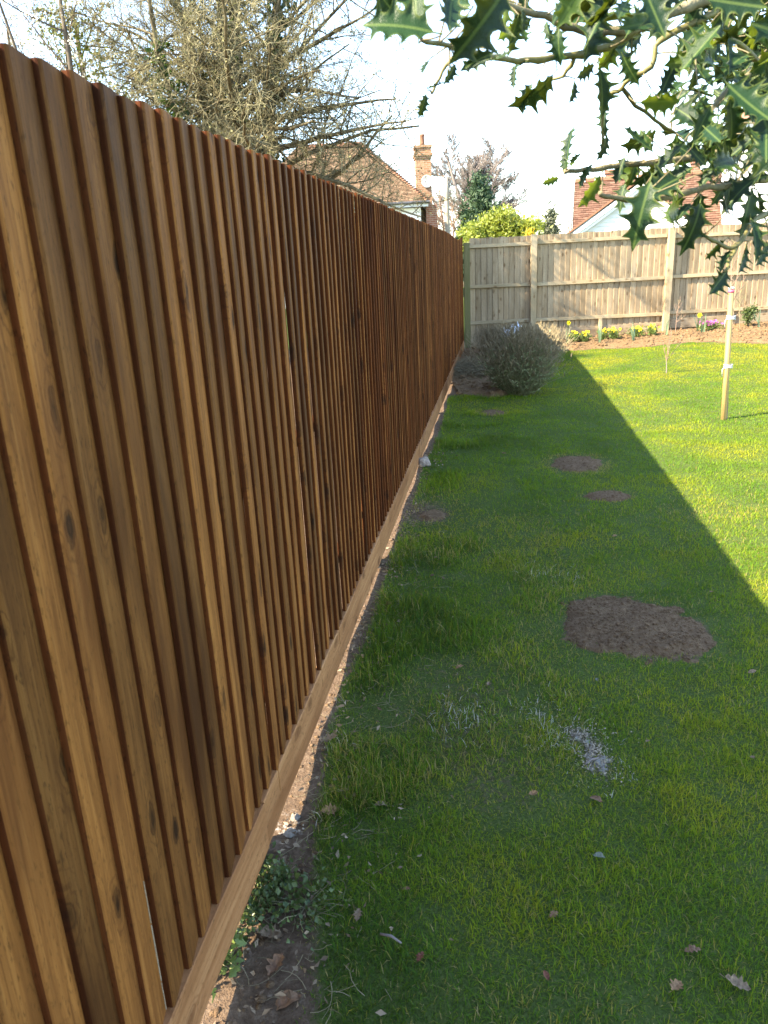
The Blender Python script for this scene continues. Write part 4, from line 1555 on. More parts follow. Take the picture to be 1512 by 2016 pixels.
# crumpled white scrap caught in the bush
p = at(1006, 655, 11.6)
m = MB()
v, f = [], []
for i in range(9):
    for j in range(6):
        v.append((i * .035 - .14, j * .03 - .075, .035 * math.sin(i * 1.9 + j) + .03 * math.cos(j * 2.3 + i * .7) + .01 * i))
for i in range(8):
    for j in range(5):
        f.append((i * 6 + j, (i + 1) * 6 + j, (i + 1) * 6 + j + 1, i * 6 + j + 1))
o = m.add(v, f).build('plastic_scrap', simple('white_blue_plastic', (.62, .68, .74), .35, .5, .25, 30), None, True)
o.location = p
o.rotation_euler = (.5, -.2, .2)
o.modifiers.new('thick', 'SOLIDIFY').thickness = .002
tag(o, 'crumpled white and blue plastic scrap caught behind the lavender', 'plastic scrap')

# ------------------------------------------------------------------ support stake with sapling
bamboo_t = NT('pale_round_wood')
v_ = bamboo_t.coord((30, 30, 2))
nz_ = bamboo_t.noise(v_, 1.0, 4)
M['stake'] = bamboo_t.done(bamboo_t.ramp(nz_, [(.3, (.40, .25, .09)), (.6, (.55, .37, .16)), (.8, (.62, .46, .24))]), .55, .3)
M['tie'] = simple('white_tie', (.5, .5, .49), .5, .3, .15, 50)
M['red'] = simple('pink_red_band', (.62, .10, .18), .5, .4, .1, 30)
sb = gnd(1425, 826)
stt = at(1440, 566, sb[1] + .03)
st_ = empty('support_stake', sb)
tag(st_, 'round pale wooden stake standing upright in the sunny lawn', 'stake')
top = stt - sb
MB().tube([(0, 0, -.15), top * .5, top * .97, top], [.026, .0255, .025, .023], 12).build('pole', M['stake'], st_, True)
a_, b_ = top * 1.0, top * 1.012
MB().tube([top * .985, top * 1.004], .0268, 12).build('white_band', M['tie'], st_, True)
MB().tube([top * .962, top * .983], .0266, 12).build('red_band', M['red'], st_, True)


def tie_mesh(c, r):
    m = MB()
    for dz in (-.014, 0.0, .013):
        pts = [(c[0] + .012 + (r + .014) * math.cos(t_), c[1] + (r) * math.sin(t_), c[2] + dz + .004 * math.sin(t_ * 2 + dz * 90)) for t_ in np.linspace(0, 6.283, 17)]
        m.tube(pts, .0055, 6, False)
    m.tube([(c[0] - r, c[1] - .01, c[2]), (c[0] - r - .022, c[1] - .015, c[2] - .03), (c[0] - r - .018, c[1] - .015, c[2] - .09)], .004, 6)
    return m


for fz in (.78, .415):
    tie_mesh(top * fz, .026).build('tie', M['tie'], st_, True)
# sapling tied to it
rng = np.random.default_rng(120)
sp0 = sb + np.array([.035, .02, 0])
spl = empty('tied_sapling', sp0)
tag(spl, 'thin leafless sapling tied to the pale stake', 'sapling')
sd = norm((top + np.array([.02, .0, 0]))[None])
pts, rad = grow(np.zeros((1, 3)), sd, np.array([1.55]), np.array([.009]), 10, .015, .0, rng, .35)
V, F = tubes([(pts, rad, 7)])
link_mesh('stem', np_mesh('stem', V, F), M['twig_red'], spl, True)
p_, d_, l_, r_ = spawn(pts, rad, 12, .42, .98, (.45, .9), .26, .55, np.array([1.5]), rng, .3)
d_[:, 0] = np.abs(d_[:, 0])
q1, r1 = grow(p_, d_, l_, np.maximum(r_, .003), 5, .1, .06, rng, .5)
p_, d_, l2, r_ = spawn(q1, r1, 3, .3, .95, (.4, .9), .5, .6, l_, rng)
q2, r2 = grow(p_, d_, l2, np.full(len(p_), .0022), 4, .1, .05, rng, .6)
V, F = tubes([(q1, r1, 4), (q2, r2, 3)])
link_mesh('twigs', np_mesh('twigs', V, F), M['twig_red'], spl, True)


def twiggy(name, base, h, nb, label, cat, seed, mat, white=False, spread=.35):
    rng = np.random.default_rng(seed)
    root = empty(name, base)
    tag(root, label, cat)
    pts, rad = grow(np.zeros((1, 3)), np.array([[.02, 0, 1.0]]), np.array([h * (.24 if white else .9)]), np.array([.008 if white else .006]), 6, .04, .02, rng, .7)
    V, F = tubes([(pts, rad, 7)])
    link_mesh('stem', np_mesh('stem', V, F), M['twig_pink'] if white else mat, root, True)
    if white:
        P = np.repeat(pts[:, -1], nb, 0)
        D = np.stack([rng.normal(0, spread, nb), rng.normal(0, spread, nb), np.ones(nb)], -1)
        q1, r1 = grow(P, D, h * (.4 + .3 * rng.random(nb)), np.full(nb, .0042), 6, .06, .05, rng, .4)
        l_ = np.full(nb, h * .5)
    else:
        p_, d_, l_, r_ = spawn(pts, rad, nb, .25, .95, (.4, .9), .32, .6, np.array([h]), rng)
        q1, r1 = grow(p_, d_, l_, np.maximum(r_, .003), 5, .08, .08, rng, .5)
    p_, d_, l2, r_ = spawn(q1, r1, 4, .2, .95, (.4, .9), .35, .6, l_, rng)
    q2, r2 = grow(p_, d_, l2, np.full(len(p_), .0022), 3, .1, .05, rng, .6)
    V, F = tubes([(q1, r1, 4), (q2, r2, 3)])
    link_mesh('twigs', np_mesh('twigs', V, F), mat, root, True)
    k = 40
    leaf_part('buds', q2.reshape(-1, 3)[rng.integers(0, q2.shape[0] * 4, k)], .018, M['lav_green'], root, rng, .5, .5)
    return root


twiggy('lawn_sapling', gnd(1312, 735), .68, 5, 'tiny bare sapling with a whitish stem alone in the sunny lawn', 'sapling', 131, M['twig_red'], True)
p = at(1330, 650, 13.75)
p[2] = bedz(p[0], p[1])
twiggy('bed_shrub', p, .62, 9, 'thin twiggy shrub in the bed against the middle post', 'shrub', 132, M['twig_red'])
p = at(1454, 668, 13.5)
p[2] = bedz(p[0], p[1])
twiggy('bed_shrub', p, .75, 14, 'sprawling bare twiggy shrub in the bed behind the stake', 'shrub', 133, M['twig_olive'])
p = at(1472, 655, 13.8)
p[2] = bedz(p[0], p[1])
leafy('box_plant', p, [(0, 0, .16, .12, .12, .14), (.05, 0, .28, .08, .08, .10), (-.06, 0, .24, .07, .07, .09)], 900, .035, M['box_leaf'], 'small upright dark green bush in the bed near the right edge', 'plant', 134, stem=.008, shell=.7)

# ------------------------------------------------------------------ bedding flowers
M['yellow'] = simple('yellow_petals', (.80, .58, .015), .6, .2, .12, 40)
M['daffodil'] = simple('daffodil_yellow', (.82, .70, .03), .5, .2, .08, 40)
M['purple'] = leaf_mat('magenta_purple_petals', (.22, .03, .16), (.55, .12, .42), (.6, .1, .4), .2, .6, rnd=True)
M['flower_leaf'] = leaf_mat('flower_leaves', (.07, .12, .03), (.20, .26, .07), (.2, .3, .03), .3, .5)
M['daff_leaf'] = leaf_mat('daffodil_leaves', (.10, .17, .09), (.24, .32, .19), (.2, .3, .08), .25, .45, rnd=True)


def petal_ring(n, r0, r1, w, lift, m=None):
    m = m or MB()
    for k in range(n):
        a = k / n * 2 * math.pi
        c, s_ = math.cos(a), math.sin(a)
        def P(r, t, z): return (c * r - s_ * t, s_ * r + c * t, z)
        m.add([P(r0, 0, 0), P((r0 + r1) * .55, w, lift * .5), P(r1, 0, lift), P((r0 + r1) * .55, -w, lift * .5)], [(0, 1, 2, 3)])
    return m


FLOW = petal_ring(5, .002, .024, .013, .006).mesh('small_flower')
FLOW.materials.append(M['yellow'])
FLOWP = petal_ring(9, .002, .024, .007, .008).mesh('small_purple_flower')
FLOWP.materials.append(M['purple'])


def clump(px, py, y, w, nfl, mesh, name, label, group, seed, h=.16):
    rng = np.random.default_rng(seed)
    p = at(px, py, y)
    p[2] = bedz(p[0], p[1])
    root = empty(name, p)
    tag(root, label, 'flowers', group)
    k = 260
    q = np.stack([rng.normal(0, w * .42, k), rng.normal(0, .06, k), .01 + h * .75 * rng.random(k)], -1)
    leaf_part('leaves', q, .05, M['flower_leaf'], root, rng, .6, .35)
    k = nfl
    b0 = np.stack([rng.normal(0, w * .3, k), rng.normal(0, .05, k), np.zeros(k)], -1)
    D = np.stack([rng.normal(0, .25, k), rng.normal(0, .25, k), np.ones(k)], -1)
    pts, rad = grow(b0, D, h * (.7 + .5 * rng.random(k)), np.full(k, .003), 3, .05, .02, rng, .8)
    V, F = tubes([(pts, rad, 3)])
    link_mesh('stems', np_mesh('stems', V, F, {'tint': np.full(len(V), .5)}), M['flower_leaf'], root)
    for e in pts[:, -1]:
        o = bpy.data.objects.new('flower', mesh)
        COL.objects.link(o)
        o.parent = root
        o.location = e
        s_ = rng.uniform(.6, 1.05)
        o.scale = (s_,) * 3
        o.rotation_euler = (rng.uniform(.5, 1.4), rng.uniform(-.4, .4), rng.uniform(-.8, .8))
    return root


for (px, py, w, nf, lab) in [(1130, 672, .10, 9, 'small yellow flower clump nearest the lavender in the bed'),
                             (1150, 672, .13, 16, 'yellow flower clump just right of the daffodil by the lavender'),
                             (1186, 671, .07, 9, 'small yellow flower clump touching the short fence stake'),
                             (1206, 673, .13, 18, 'yellow flower clump just right of the short fence stake'),
                             (1252, 667, .16, 24, 'widest yellow flower clump in the middle of the bed'),
                             (1283, 666, .09, 16, 'compact yellow flower clump left of the middle post')]:
    clump(px, py, 13.75, w, nf, FLOW, 'yellow_flowers', lab, 'yellow flower clumps in the bed', int(px))
clump(1398, 660, 13.7, .28, 46, FLOWP, 'purple_flowers', 'low mound of magenta purple flowers in the bed', None, 333, .15)


def daff_blade(h, w, bend):
    m = MB()
    v = []
    for k in range(6):
        t_ = k / 5
        ww = w * (1 - t_ ** 3) * .5 + .001
        v += [(-ww, bend * t_ * t_, h * t_), (ww, bend * t_ * t_ + .002, h * t_)]
    m.add(v, [(2 * k, 2 * k + 1, 2 * k + 3, 2 * k + 2) for k in range(5)])
    return m.mesh('daffodil_blade')


DB = [daff_blade(.30, .016, .03), daff_blade(.26, .014, -.04), daff_blade(.34, .016, .05)]
for b_ in DB:
    b_.materials.append(M['daff_leaf'])


def daffodil(px, py, y, nl, fl, label, seed, group, fpy=None):
    rng = np.random.default_rng(seed)
    p = at(px, py, y)
    p[2] = bedz(p[0], p[1])
    root = empty('daffodil', p)
    tag(root, label, 'flower', group)
    for k in range(nl):
        o = bpy.data.objects.new('leaf', DB[k % 3])
        COL.objects.link(o)
        o.parent = root
        o.location = (rng.normal(0, .012), rng.normal(0, .012), 0)
        o.rotation_euler = (rng.normal(0, .1), rng.normal(0, .12), rng.uniform(-.9, .9))
        o.scale = (1, 1, rng.uniform(.75, 1.1))
    if fl:
        h = at(px, fpy, y)[2] - p[2]
        MB().tube([(0, 0, 0), (.005, -.005, h * .6), (.0, -.01, h), (0, -.035, h + .004)], [.005, .0045, .004, .004], 6).build('stem', M['flower_leaf'], root)
        fm = petal_ring(6, .004, .046, .017, .006)
        f_ = fm.build('flower', M['daffodil'], root)
        MB().tube([(0, 0, 0), (0, 0, .012), (0, 0, .026)], [.010, .013, .018], 10, False).build('trumpet', M['yellow'], f_)
        f_.location = (0, -.037, h + .004)
        f_.rotation_euler = (math.radians(82), 0, rng.uniform(-.4, .4))
    return root


daffodil(1117, 688, 13.35, 4, True, 'single yellow daffodil rising beside the lavender', 1, 'daffodils in the bed', 636)
daffodil(1373, 655, 13.7, 3, True, 'single yellow daffodil above the purple flowers', 2, 'daffodils in the bed', 621)
for k, (px, py, lab) in enumerate([(1180, 688, 'daffodil leaves without a flower below the short fence stake'), (1246, 686, 'daffodil leaves without a flower in front of the widest yellow clump'),
                                   (1312, 672, 'daffodil leaves without a flower in front of the middle post'), (1381, 674, 'daffodil leaves without a flower in front of the purple flowers'),
                                   (1492, 666, 'daffodil leaves without a flower near the right edge of the photo')]):
    daffodil(px, py, 13.3 if k < 2 else 13.5, 6, False, lab, 10 + k, 'daffodils in the bed')

# ------------------------------------------------------------------ fallen leaves and small litter
LEAFV = []


def dead_leaf(seed, lobed):
    rr = random.Random(seed)
    n = 11
    v, f = [], []
    curl = rr.uniform(-.5, .5)
    fold = rr.uniform(.1, .6)
    for i in range(n):
        t_ = i / (n - 1)
        w = .30 * math.sin(math.pi * min(1, t_ * .96 + .02)) ** .8
        if lobed:
            w *= 1 + .45 * math.sin(i * 2.4 + seed)
        x = t_ - .5
        zc = curl * (x * x) + .03 * rr.uniform(-1, 1)
        for s_ in (-1, -.5, 0, .5, 1):
            v.append((x, s_ * w, zc + fold * abs(s_) ** 1.4 * w * (1 if s_ > 0 else .8) + .02 * rr.uniform(-1, 1)))
    for i in range(n - 1):
        for j in range(4):
            f.append((i * 5 + j, (i + 1) * 5 + j, (i + 1) * 5 + j + 1, i * 5 + j + 1))
    m = MB().add(v, f)
    m.tube([(-.5, 0, .01), (-.62, .03, .02), (-.74, .03, .05)], .012, 4)
    return m.mesh('dead_leaf')


for k in range(6):
    LEAFV.append(dead_leaf(k, k % 2 == 0))


def dry_leaf_mat(name, c):
    t = NT(name)
    n_ = t.noise(t.coord((1, 1, 1), True), 7, 4)
    col = t.ramp(n_, [(.3, [x * .55 for x in c]), (.6, c), (.8, [min(1, x * 1.3) for x in c])])
    t.done(col, .7, .25)
    t.translucent(col, .15)
    return t.m


M['dl_tan'] = dry_leaf_mat('tan_dead_leaf', (.33, .19, .095))
M['dl_grey'] = dry_leaf_mat('grey_dead_leaf', (.26, .18, .11))
M['dl_red'] = dry_leaf_mat('red_brown_dead_leaf', (.20, .075, .045))
M['dl_brown'] = dry_leaf_mat('brown_dead_leaf', (.24, .135, .075))
M['dl_green'] = dry_leaf_mat('grey_green_dead_leaf', (.17, .18, .13))
FL = [(650, 1606, .050, 25, 0, 'tan', 'long tan dead leaf lying near the plinth board'), (750, 1593, .036, 10, 1, 'grey', 'pale grey dead leaf right of the long tan leaf'),
      (1050, 1572, .026, 5, 2, 'tan', 'small tan leaf below the white powder on the lawn'), (1172, 1582, .042, 120, 3, 'brown', 'brown lobed leaf below the white powder'),
      (1180, 1695, .030, 0, 1, 'green', 'grey green leaf low in the middle of the lawn'), (828, 1893, .026, 60, 4, 'red', 'red brown leaf fallen left of centre near the bottom'),
      (1075, 1932, .022, 100, 5, 'red', 'small red brown leaf near the bottom middle'), (1450, 1950, .048, -30, 0, 'grey', 'large greyish leaf in the bottom right corner'),
      (1330, 1955, .036, 40, 2, 'tan', 'tan leaf left of the bottom right greyish leaf'), (1362, 1880, .034, -5, 4, 'brown', 'thin brown leaf above the bottom right greyish leaf'),
      (650, 1465, .055, 15, 2, 'grey', 'grey twisted leaf beside the plinth board near the fence'), (765, 1195, .034, 5, 1, 'red', 'dark red leaf left of the large soil patch'),
      (905, 1320, .030, 10, 3, 'tan', 'small tan leaf left below the large soil patch'), (962, 1354, .022, 70, 5, 'grey', 'small pale leaf left of the white powder'),
      (705, 1810, .030, 80, 4, 'grey', 'pale curled leaf near the weeds at the fence foot'), (530, 1845, .062, -10, 0, 'grey', 'largest pale leaf among the weeds at the fence foot'),
      (565, 1975, .060, 20, 1, 'brown', 'brown leaf on bare soil in the bottom left'), (545, 1905, .055, 60, 2, 'brown', 'brown leaf on the soil between two others'),
      (800, 1760, .022, -20, 3, 'brown', 'tiny brown leaf left of centre low on the lawn'), (1090, 1810, .024, 30, 4, 'brown', 'tiny brown leaf right of centre low on the lawn'),
      (1275, 1468, .020, 40, 5, 'grey', 'pale leaf right of the white powder patch'), (1175, 1345, .018, 80, 1, 'green', 'tiny grey green leaf just below the large soil patch'),
      (1480, 1330, .028, 0, 3, 'grey', 'pale leaf at the right edge level with the large soil patch'), (1400, 1172, .024, 40, 0, 'brown', 'brown leaf up right of the large soil patch'),
      (1210, 1060, .026, 10, 4, 'tan', 'tan leaf between the large and the narrow soil patches'), (992, 897, .040, 0, 2, 'brown', 'brown leaf left of the round bare patch'),
      (860, 1103, .036, 50, 3, 'brown', 'brown leaf below the worn spot beside the fence'), (1480, 1500, .022, 90, 5, 'grey', 'pale scrap of leaf at the right edge of the shaded lawn')]
for (px, py, L_, rot, mi, c, lab) in FL:
    p = gnd(px, py)
    o = bpy.data.objects.new('fallen_leaf', LEAFV[mi].copy())
    o.data.materials.append(M['dl_' + c])
    COL.objects.link(o)
    o.location = (p[0], p[1], p[2] + (.018 if bareness(p[0], p[1]) < .5 else .006))
    o.scale = (L_ * 1.15,) * 3
    o.rotation_euler = (random.uniform(-.35, .35), random.uniform(-.3, .3), math.radians(rot))
    tag(o, lab, 'leaf', 'fallen leaves on the lawn')


def stone(name, p, size, mat, label, seed):
    bm = bmesh.new()
    bmesh.ops.create_icosphere(bm, subdivisions=3, radius=1)
    for v in bm.verts:
        k = 1 + .35 * mnoise.noise(v.co * 1.3 + Vector((seed, 0, 0))) + .14 * mnoise.noise(v.co * 4 + Vector((seed, 3, 0)))
        v.co = Vector((v.co.x * size[0], v.co.y * size[1], v.co.z * size[2])) * k
    me = bpy.data.meshes.new(name)
    bm.to_mesh(me)
    bm.free()
    o = link_mesh(name, me, mat, None, False)
    o.location = p
    return tag(o, label, 'stone')


M['stone'] = simple('pale_mortar_lump', (.28, .23, .19), .9, .1, .3, 40, .5)
M['concrete'] = simple('grey_concrete_lump', (.20, .175, .145), .9, .1, .3, 60, .5)
p = gnd(832, 917)
stone('rubble_lump', (p[0] + .01, p[1], p[2] + .03), (.055, .06, .045), M['stone'], 'pinkish lump of rubble against the plinth board halfway along', 3)
for k, (px, py, s_, lab) in enumerate([(582, 1612, .014, 'upper grey concrete lump beside the plinth board joint'), (572, 1642, .017, 'lower grey concrete lump beside the plinth board joint')]):
    p = gnd(px, py)
    stone('concrete_lump', (p[0], p[1], p[2] + s_ * .3), (s_, s_ * 1.1, s_ * .6), M['concrete'], lab, 10 + k)
for k, (px, py, rot, lab) in enumerate([(1165, 1510, 30, 'short grey stick by the white powder'), (770, 1862, -30, 'thin pale stick near the bottom left of the lawn')]):
    p = gnd(px, py)
    o = MB().tube([(-.03, 0, .012), (0, .004, .015), (.03, 0, .011)], [.003, .0035, .0025], 6).build('stick', M['twig_pink'], None, True)
    o.location = (p[0], p[1], p[2] + .012)
    o.rotation_euler = (0, 0, math.radians(rot))
    tag(o, lab, 'stick')

# weeds and ivy at the fence foot
rng = np.random.default_rng(211)
for k, (px, py, w, n, mat, lab) in enumerate([(500, 1790, .09, 520, 'box_leaf', 'small leafed green weed sprawling against the plinth board'), (540, 1745, .07, 300, 'box_leaf', 'low green weed just beyond the plinth board weed'),
                                              (430, 1895, .06, 130, 'flower_leaf', 'sunlit green weed under the plinth board'), (600, 1790, .10, 220, 'box_leaf', 'thin trailing weed creeping from the fence over the soil')]):
    p = gnd(px, py)
    root = empty('weed', p)
    tag(root, lab, 'weed')
    q = np.stack([rng.normal(0, w * .5, n), rng.normal(0, w * .6, n), .005 + .05 * rng.random(n)], -1)
    leaf_part('leaves', q, .016 if mat == 'box_leaf' else .026, M[mat], root, rng, .3, .75)
    k_ = 14
    a = rng.random(k_) * 6.28
    pts, rad = grow(np.zeros((k_, 3)) + np.array([0, 0, .005]), np.stack([np.cos(a), np.sin(a), np.full(k_, .35)], -1), np.full(k_, w * 1.1), np.full(k_, .0015), 4, .2, -.05, rng, .6)
    pts[..., 2] = np.maximum(pts[..., 2], .004)
    V, F = tubes([(pts, rad, 3)])
    link_mesh('stems', np_mesh('stems', V, F), M['twig_olive'], root)

# leaf crumbs, dead grass and twig bits lying about the fence foot and the lawn
rng = np.random.default_rng(222)
n = 900
y = 1.0 + rng.random(n) ** 1.5 * 5.5
d = np.abs(rng.normal(0, .16, n)) * np.where(y < 2.2, 1.3, .7) + .03
x = F0[0] + FD[0] / FD[1] * y + d
P = np.stack([x, y, gz(x, y) + .006 + .008 * rng.random(n)], -1)
V, F = leaf_quads(P, .022, rng, 0, .5)
V[:, 2] = np.clip(V[:, 2], np.repeat(P[:, 2], 4) - .008, np.repeat(P[:, 2], 4) + .010)
o = link_mesh('leaf_litter', np_mesh('leaf_litter', V, F, {'tint': np.repeat(rng.random(n), 4)}), leaf_mat('leaf_litter', (.09, .055, .035), (.33, .24, .15), (.3, .2, .1), .1, .8))
tag(o, 'scattered crumbs of dead leaf along the foot of the brown fence', 'leaf litter', kind='stuff')
k = 420
yy = 1.0 + rng.random(k) ** 1.4 * 4
xx = F0[0] + FD[0] / FD[1] * yy + np.abs(rng.normal(0, .2, k)) + .03
D = norm(rng.normal(0, 1, (k, 3)) * np.array([1, 1, .06]))
pts, rad = grow(np.stack([xx, yy, gz(xx, yy) + .008], -1), D, .03 + .07 * rng.random(k), np.full(k, .0011), 4, .25, -.02, rng, .6)
g_ = gz(pts[..., 0], pts[..., 1])
pts[..., 2] = np.clip(pts[..., 2], g_ + .003, g_ + .02)
o = stems_part('dead_stalks', pts, rad, M['lav_stem'], None, rng.random(k))
tag(o, 'thin dead stalks and roots lying near the foot of the brown fence', 'plant debris', kind='stuff')

# ------------------------------------------------------------------ holly overhead
def holly_leaf(seed):
    """unit-length spiny leaf along +x from its stalk at the origin, normal +z"""
    rr = random.Random(seed)
    spines = [.15, .38, .62, .82, 1.0]
    wid = [.20, .31, .30, .19, .0]
    wmul = rr.uniform(.80, 1.35)
    curl = rr.uniform(-.65, .15)
    fold = rr.uniform(.05, .30)
    rows = []
    segs = 5
    st = [(.0, 0.012, 0.012, 0)]
    tip = [(rr.uniform(-.9, .9), rr.uniform(-.9, .9)) for _ in spines]
    prev_t, prev_w = 0.0, .02
    out = []
    for k in range(len(spines)):
        for j in range(1, segs + 1):
            u = j / segs
            t_ = prev_t + (spines[k] - prev_t) * u
            w = prev_w + (wid[k] - prev_w) * u
            w *= wmul
            dip = 1 - .46 * math.sin(math.pi * u ** .9) ** .75
            if j == segs and k < len(spines) - 1:
                out.append((t_, w * 1.30, k, 1))
            else:
                out.append((t_, max(w * dip, .004), k, 0))
        prev_t, prev_w = spines[k], wid[k]
    out = [(0.0, .012, 0, 0)] + out
    V, E = [], []
    for (t_, w, k, sp) in out:
        zc = curl * t_ * t_
        for s_, col in ((1, 0), (.5, 0), (0, 0), (-.5, 0), (-1, 0)):
            zz = zc + fold * abs(s_) * w + (0.10 * abs(s_) ** 3 * w * 3)
            x = t_
            y = s_ * w
            if sp and abs(s_) == 1:
                zz += (tip[k][0] if s_ > 0 else tip[k][1]) * .14
                x += .025
            V.append((x, y, zz))
            E.append(abs(s_))
    n = len(out)
    F = []
    for i in range(n - 1):
        for j in range(4):
            F.append((i * 5 + j, (i + 1) * 5 + j, (i + 1) * 5 + j + 1, i * 5 + j + 1))
    # stalk
    b = len(V)
    for x in (-.14, 0.02):
        for a in range(4):
            V.append((x, .014 * math.cos(a * 1.571), .014 * math.sin(a * 1.571) + (.0 if x > 0 else .02)))
            E.append(.9)
    for a in range(4):
        F.append((b + a, b + (a + 1) % 4, b + 4 + (a + 1) % 4, b + 4 + a))
    me = bpy.data.meshes.new('holly_leaf')
    me.from_pydata(V, [], F)
    at_ = me.attributes.new('edge', 'FLOAT', 'POINT')
    at_.data.foreach_set('value', E)
    me.polygons.foreach_set('use_smooth', [True] * len(F))
    me.materials.append(M['holly'])
    me.update()
    return me


HL = [holly_leaf(300 + k) for k in range(18)]
hol = empty('holly_tree', (2.05, 1.75, 0))
tag(hol, 'holly branches with glossy spiny leaves hanging in at the upper right', 'tree')
HO = np.array([2.05, 1.75, 0])
camx, camu, camf = _R, _U, _F
rngh = random.Random(909)


def branch_pts(pl):
    return [np.array(atd(px, py, d)) - HO for (px, py, d) in pl]


BR = [  # pixel x, y and distance in metres along each branch, thick end first
    ([(1700, -150, 1.9), (1500, -40, 1.6), (1350, 12, 1.45), (1255, 55, 1.38), (1150, 62, 1.34), (1075, 33, 1.30), (990, 6, 1.25), (930, -30, 1.2)], .0085),
    ([(1255, 55, 1.38), (1200, 90, 1.36), (1130, 110, 1.33), (1060, 117, 1.28), (1000, 119, 1.22), (905, 98, 1.1), (830, 78, 1.0)], .0055),
    ([(1500, -40, 1.6), (1400, 30, 1.5), (1300, 80, 1.46), (1280, 130, 1.45), (1225, 175, 1.44), (1290, 235, 1.5), (1330, 262, 1.52)], .005),
    ([(1900, 150, 2.1), (1600, 230, 1.8), (1512, 262, 1.7), (1420, 300, 1.62), (1350, 312, 1.6), (1235, 325, 1.5), (1170, 333, 1.45), (1112, 338, 1.4)], .009),
    ([(1900, 250, 2.0), (1650, 320, 1.8), (1512, 352, 1.65), (1430, 366, 1.5), (1390, 370, 1.42), (1300, 392, 1.3), (1215, 392, 1.2), (1182, 380, 1.15)], .0075),
    ([(1650, 320, 1.8), (1560, 400, 1.6), (1490, 430, 1.5), (1450, 485, 1.42), (1410, 478, 1.4), (1385, 462, 1.38)], .005),
    ([(1450, 485, 1.42), (1440, 510, 1.40), (1425, 535, 1.38)], .003),
    ([(1700, -150, 1.9), (1600, 60, 1.7), (1500, 130, 1.55), (1420, 190, 1.45), (1380, 250, 1.4)], .007),
    ([(1500, 130, 1.55), (1440, 80, 1.45), (1370, 95, 1.35)], .004),
    ([(1130, 110, 1.33), (1110, 150, 1.34), (1060, 165, 1.35)], .0028),
    ([(1225, 175, 1.44), (1190, 200, 1.44), (1185, 290, 1.45)], .0028),
    ([(905, 98, 1.1), (870, 140, 1.1), (850, 185, 1.1)], .0022),
]
BPTS, LBASE = [], []
trunk_top = [(0, 0, -.1), (.02, 0, .8), (-.02, .03, 1.6), (.02, 0, 2.3), (0, 0, 3.2)]
MB().tube(trunk_top, [.085, .075, .065, .05, .03], 12).build('trunk', M['holly_bark'], hol, True)
joints = {(1700, -150, 1.9): 2.3, (1900, 150, 2.1): 1.9, (1900, 250, 2.0): 1.75}
done_j = set()
for pl, r in BR:
    q = branch_pts(pl)
    k0 = pl[0]
    if k0 in joints:
        q = [np.array([0, 0, joints[k0]])] + q
    # smooth the path
    P_ = [Vector(a) for a in q]
    S_ = []
    for i in range(len(P_) - 1):
        p0 = P_[max(i - 1, 0)]
        p1, p2 = P_[i], P_[i + 1]
        p3 = P_[min(i + 2, len(P_) - 1)]
        for u in (0, .25, .5, .75):
            S_.append(.5 * ((2 * p1) + (-p0 + p2) * u + (2 * p0 - 5 * p1 + 4 * p2 - p3) * u * u + (-p0 + 3 * p1 - 3 * p2 + p3) * u ** 3) + Vector([rngh.uniform(-1, 1) * .0018 for _ in range(3)]))
    S_.append(P_[-1])
    nS = len(S_)
    BPTS.extend([np.array(p) for p in S_])
    MB().tube(S_, [r * (1 - .72 * i / (nS - 1)) * (1 + .25 * (i % 5 == 2)) + .0008 for i in range(nS)], 8).build('branch', M['holly_twig'] if r < .006 else M['holly_bark'], hol, True)


def add_leaf(px, py, Lpx, ang, d, face=None, roll=None, mi=None, wide=1.0, tone=None):
    """leaf centred at a line of sight, tip pointing at ang degrees (0 right, 90 up) as seen from the path"""
    L = Lpx * d / FPX
    a = math.radians(ang)
    c = np.array(atd(px, py, d))
    tilt = rngh.uniform(-.5, .5) if face is None else face
    x = (camx * math.cos(a) + camu * math.sin(a)) * math.cos(tilt) + camf * math.sin(tilt)
    nrm_ = -camf * math.cos(tilt) + (camx * math.cos(a) + camu * math.sin(a)) * math.sin(tilt)
    y = np.cross(nrm_, x)
    rl = rngh.uniform(-1.0, 1.0) if roll is None else roll
    y2 = y * math.cos(rl) + nrm_ * math.sin(rl)
    n2 = np.cross(x, y2)
    base = c - x * L * .5 - HO
    L *= 1.0
    Mx = Matrix(((x[0] * L, y2[0] * L * wide, n2[0] * L, base[0]), (x[1] * L, y2[1] * L * wide, n2[1] * L, base[1]), (x[2] * L, y2[2] * L * wide, n2[2] * L, base[2]), (0, 0, 0, 1)))
    o = bpy.data.objects.new('leaf', HL[rngh.randrange(18) if mi is None else mi])
    COL.objects.link(o)
    o.parent = hol
    o.color = (rngh.random() ** 1.5 * .97 if tone is None else tone, 0, 0, 1)
    o.matrix_local = Mx
    LBASE.append((base - x * L * .12, x))
    return o


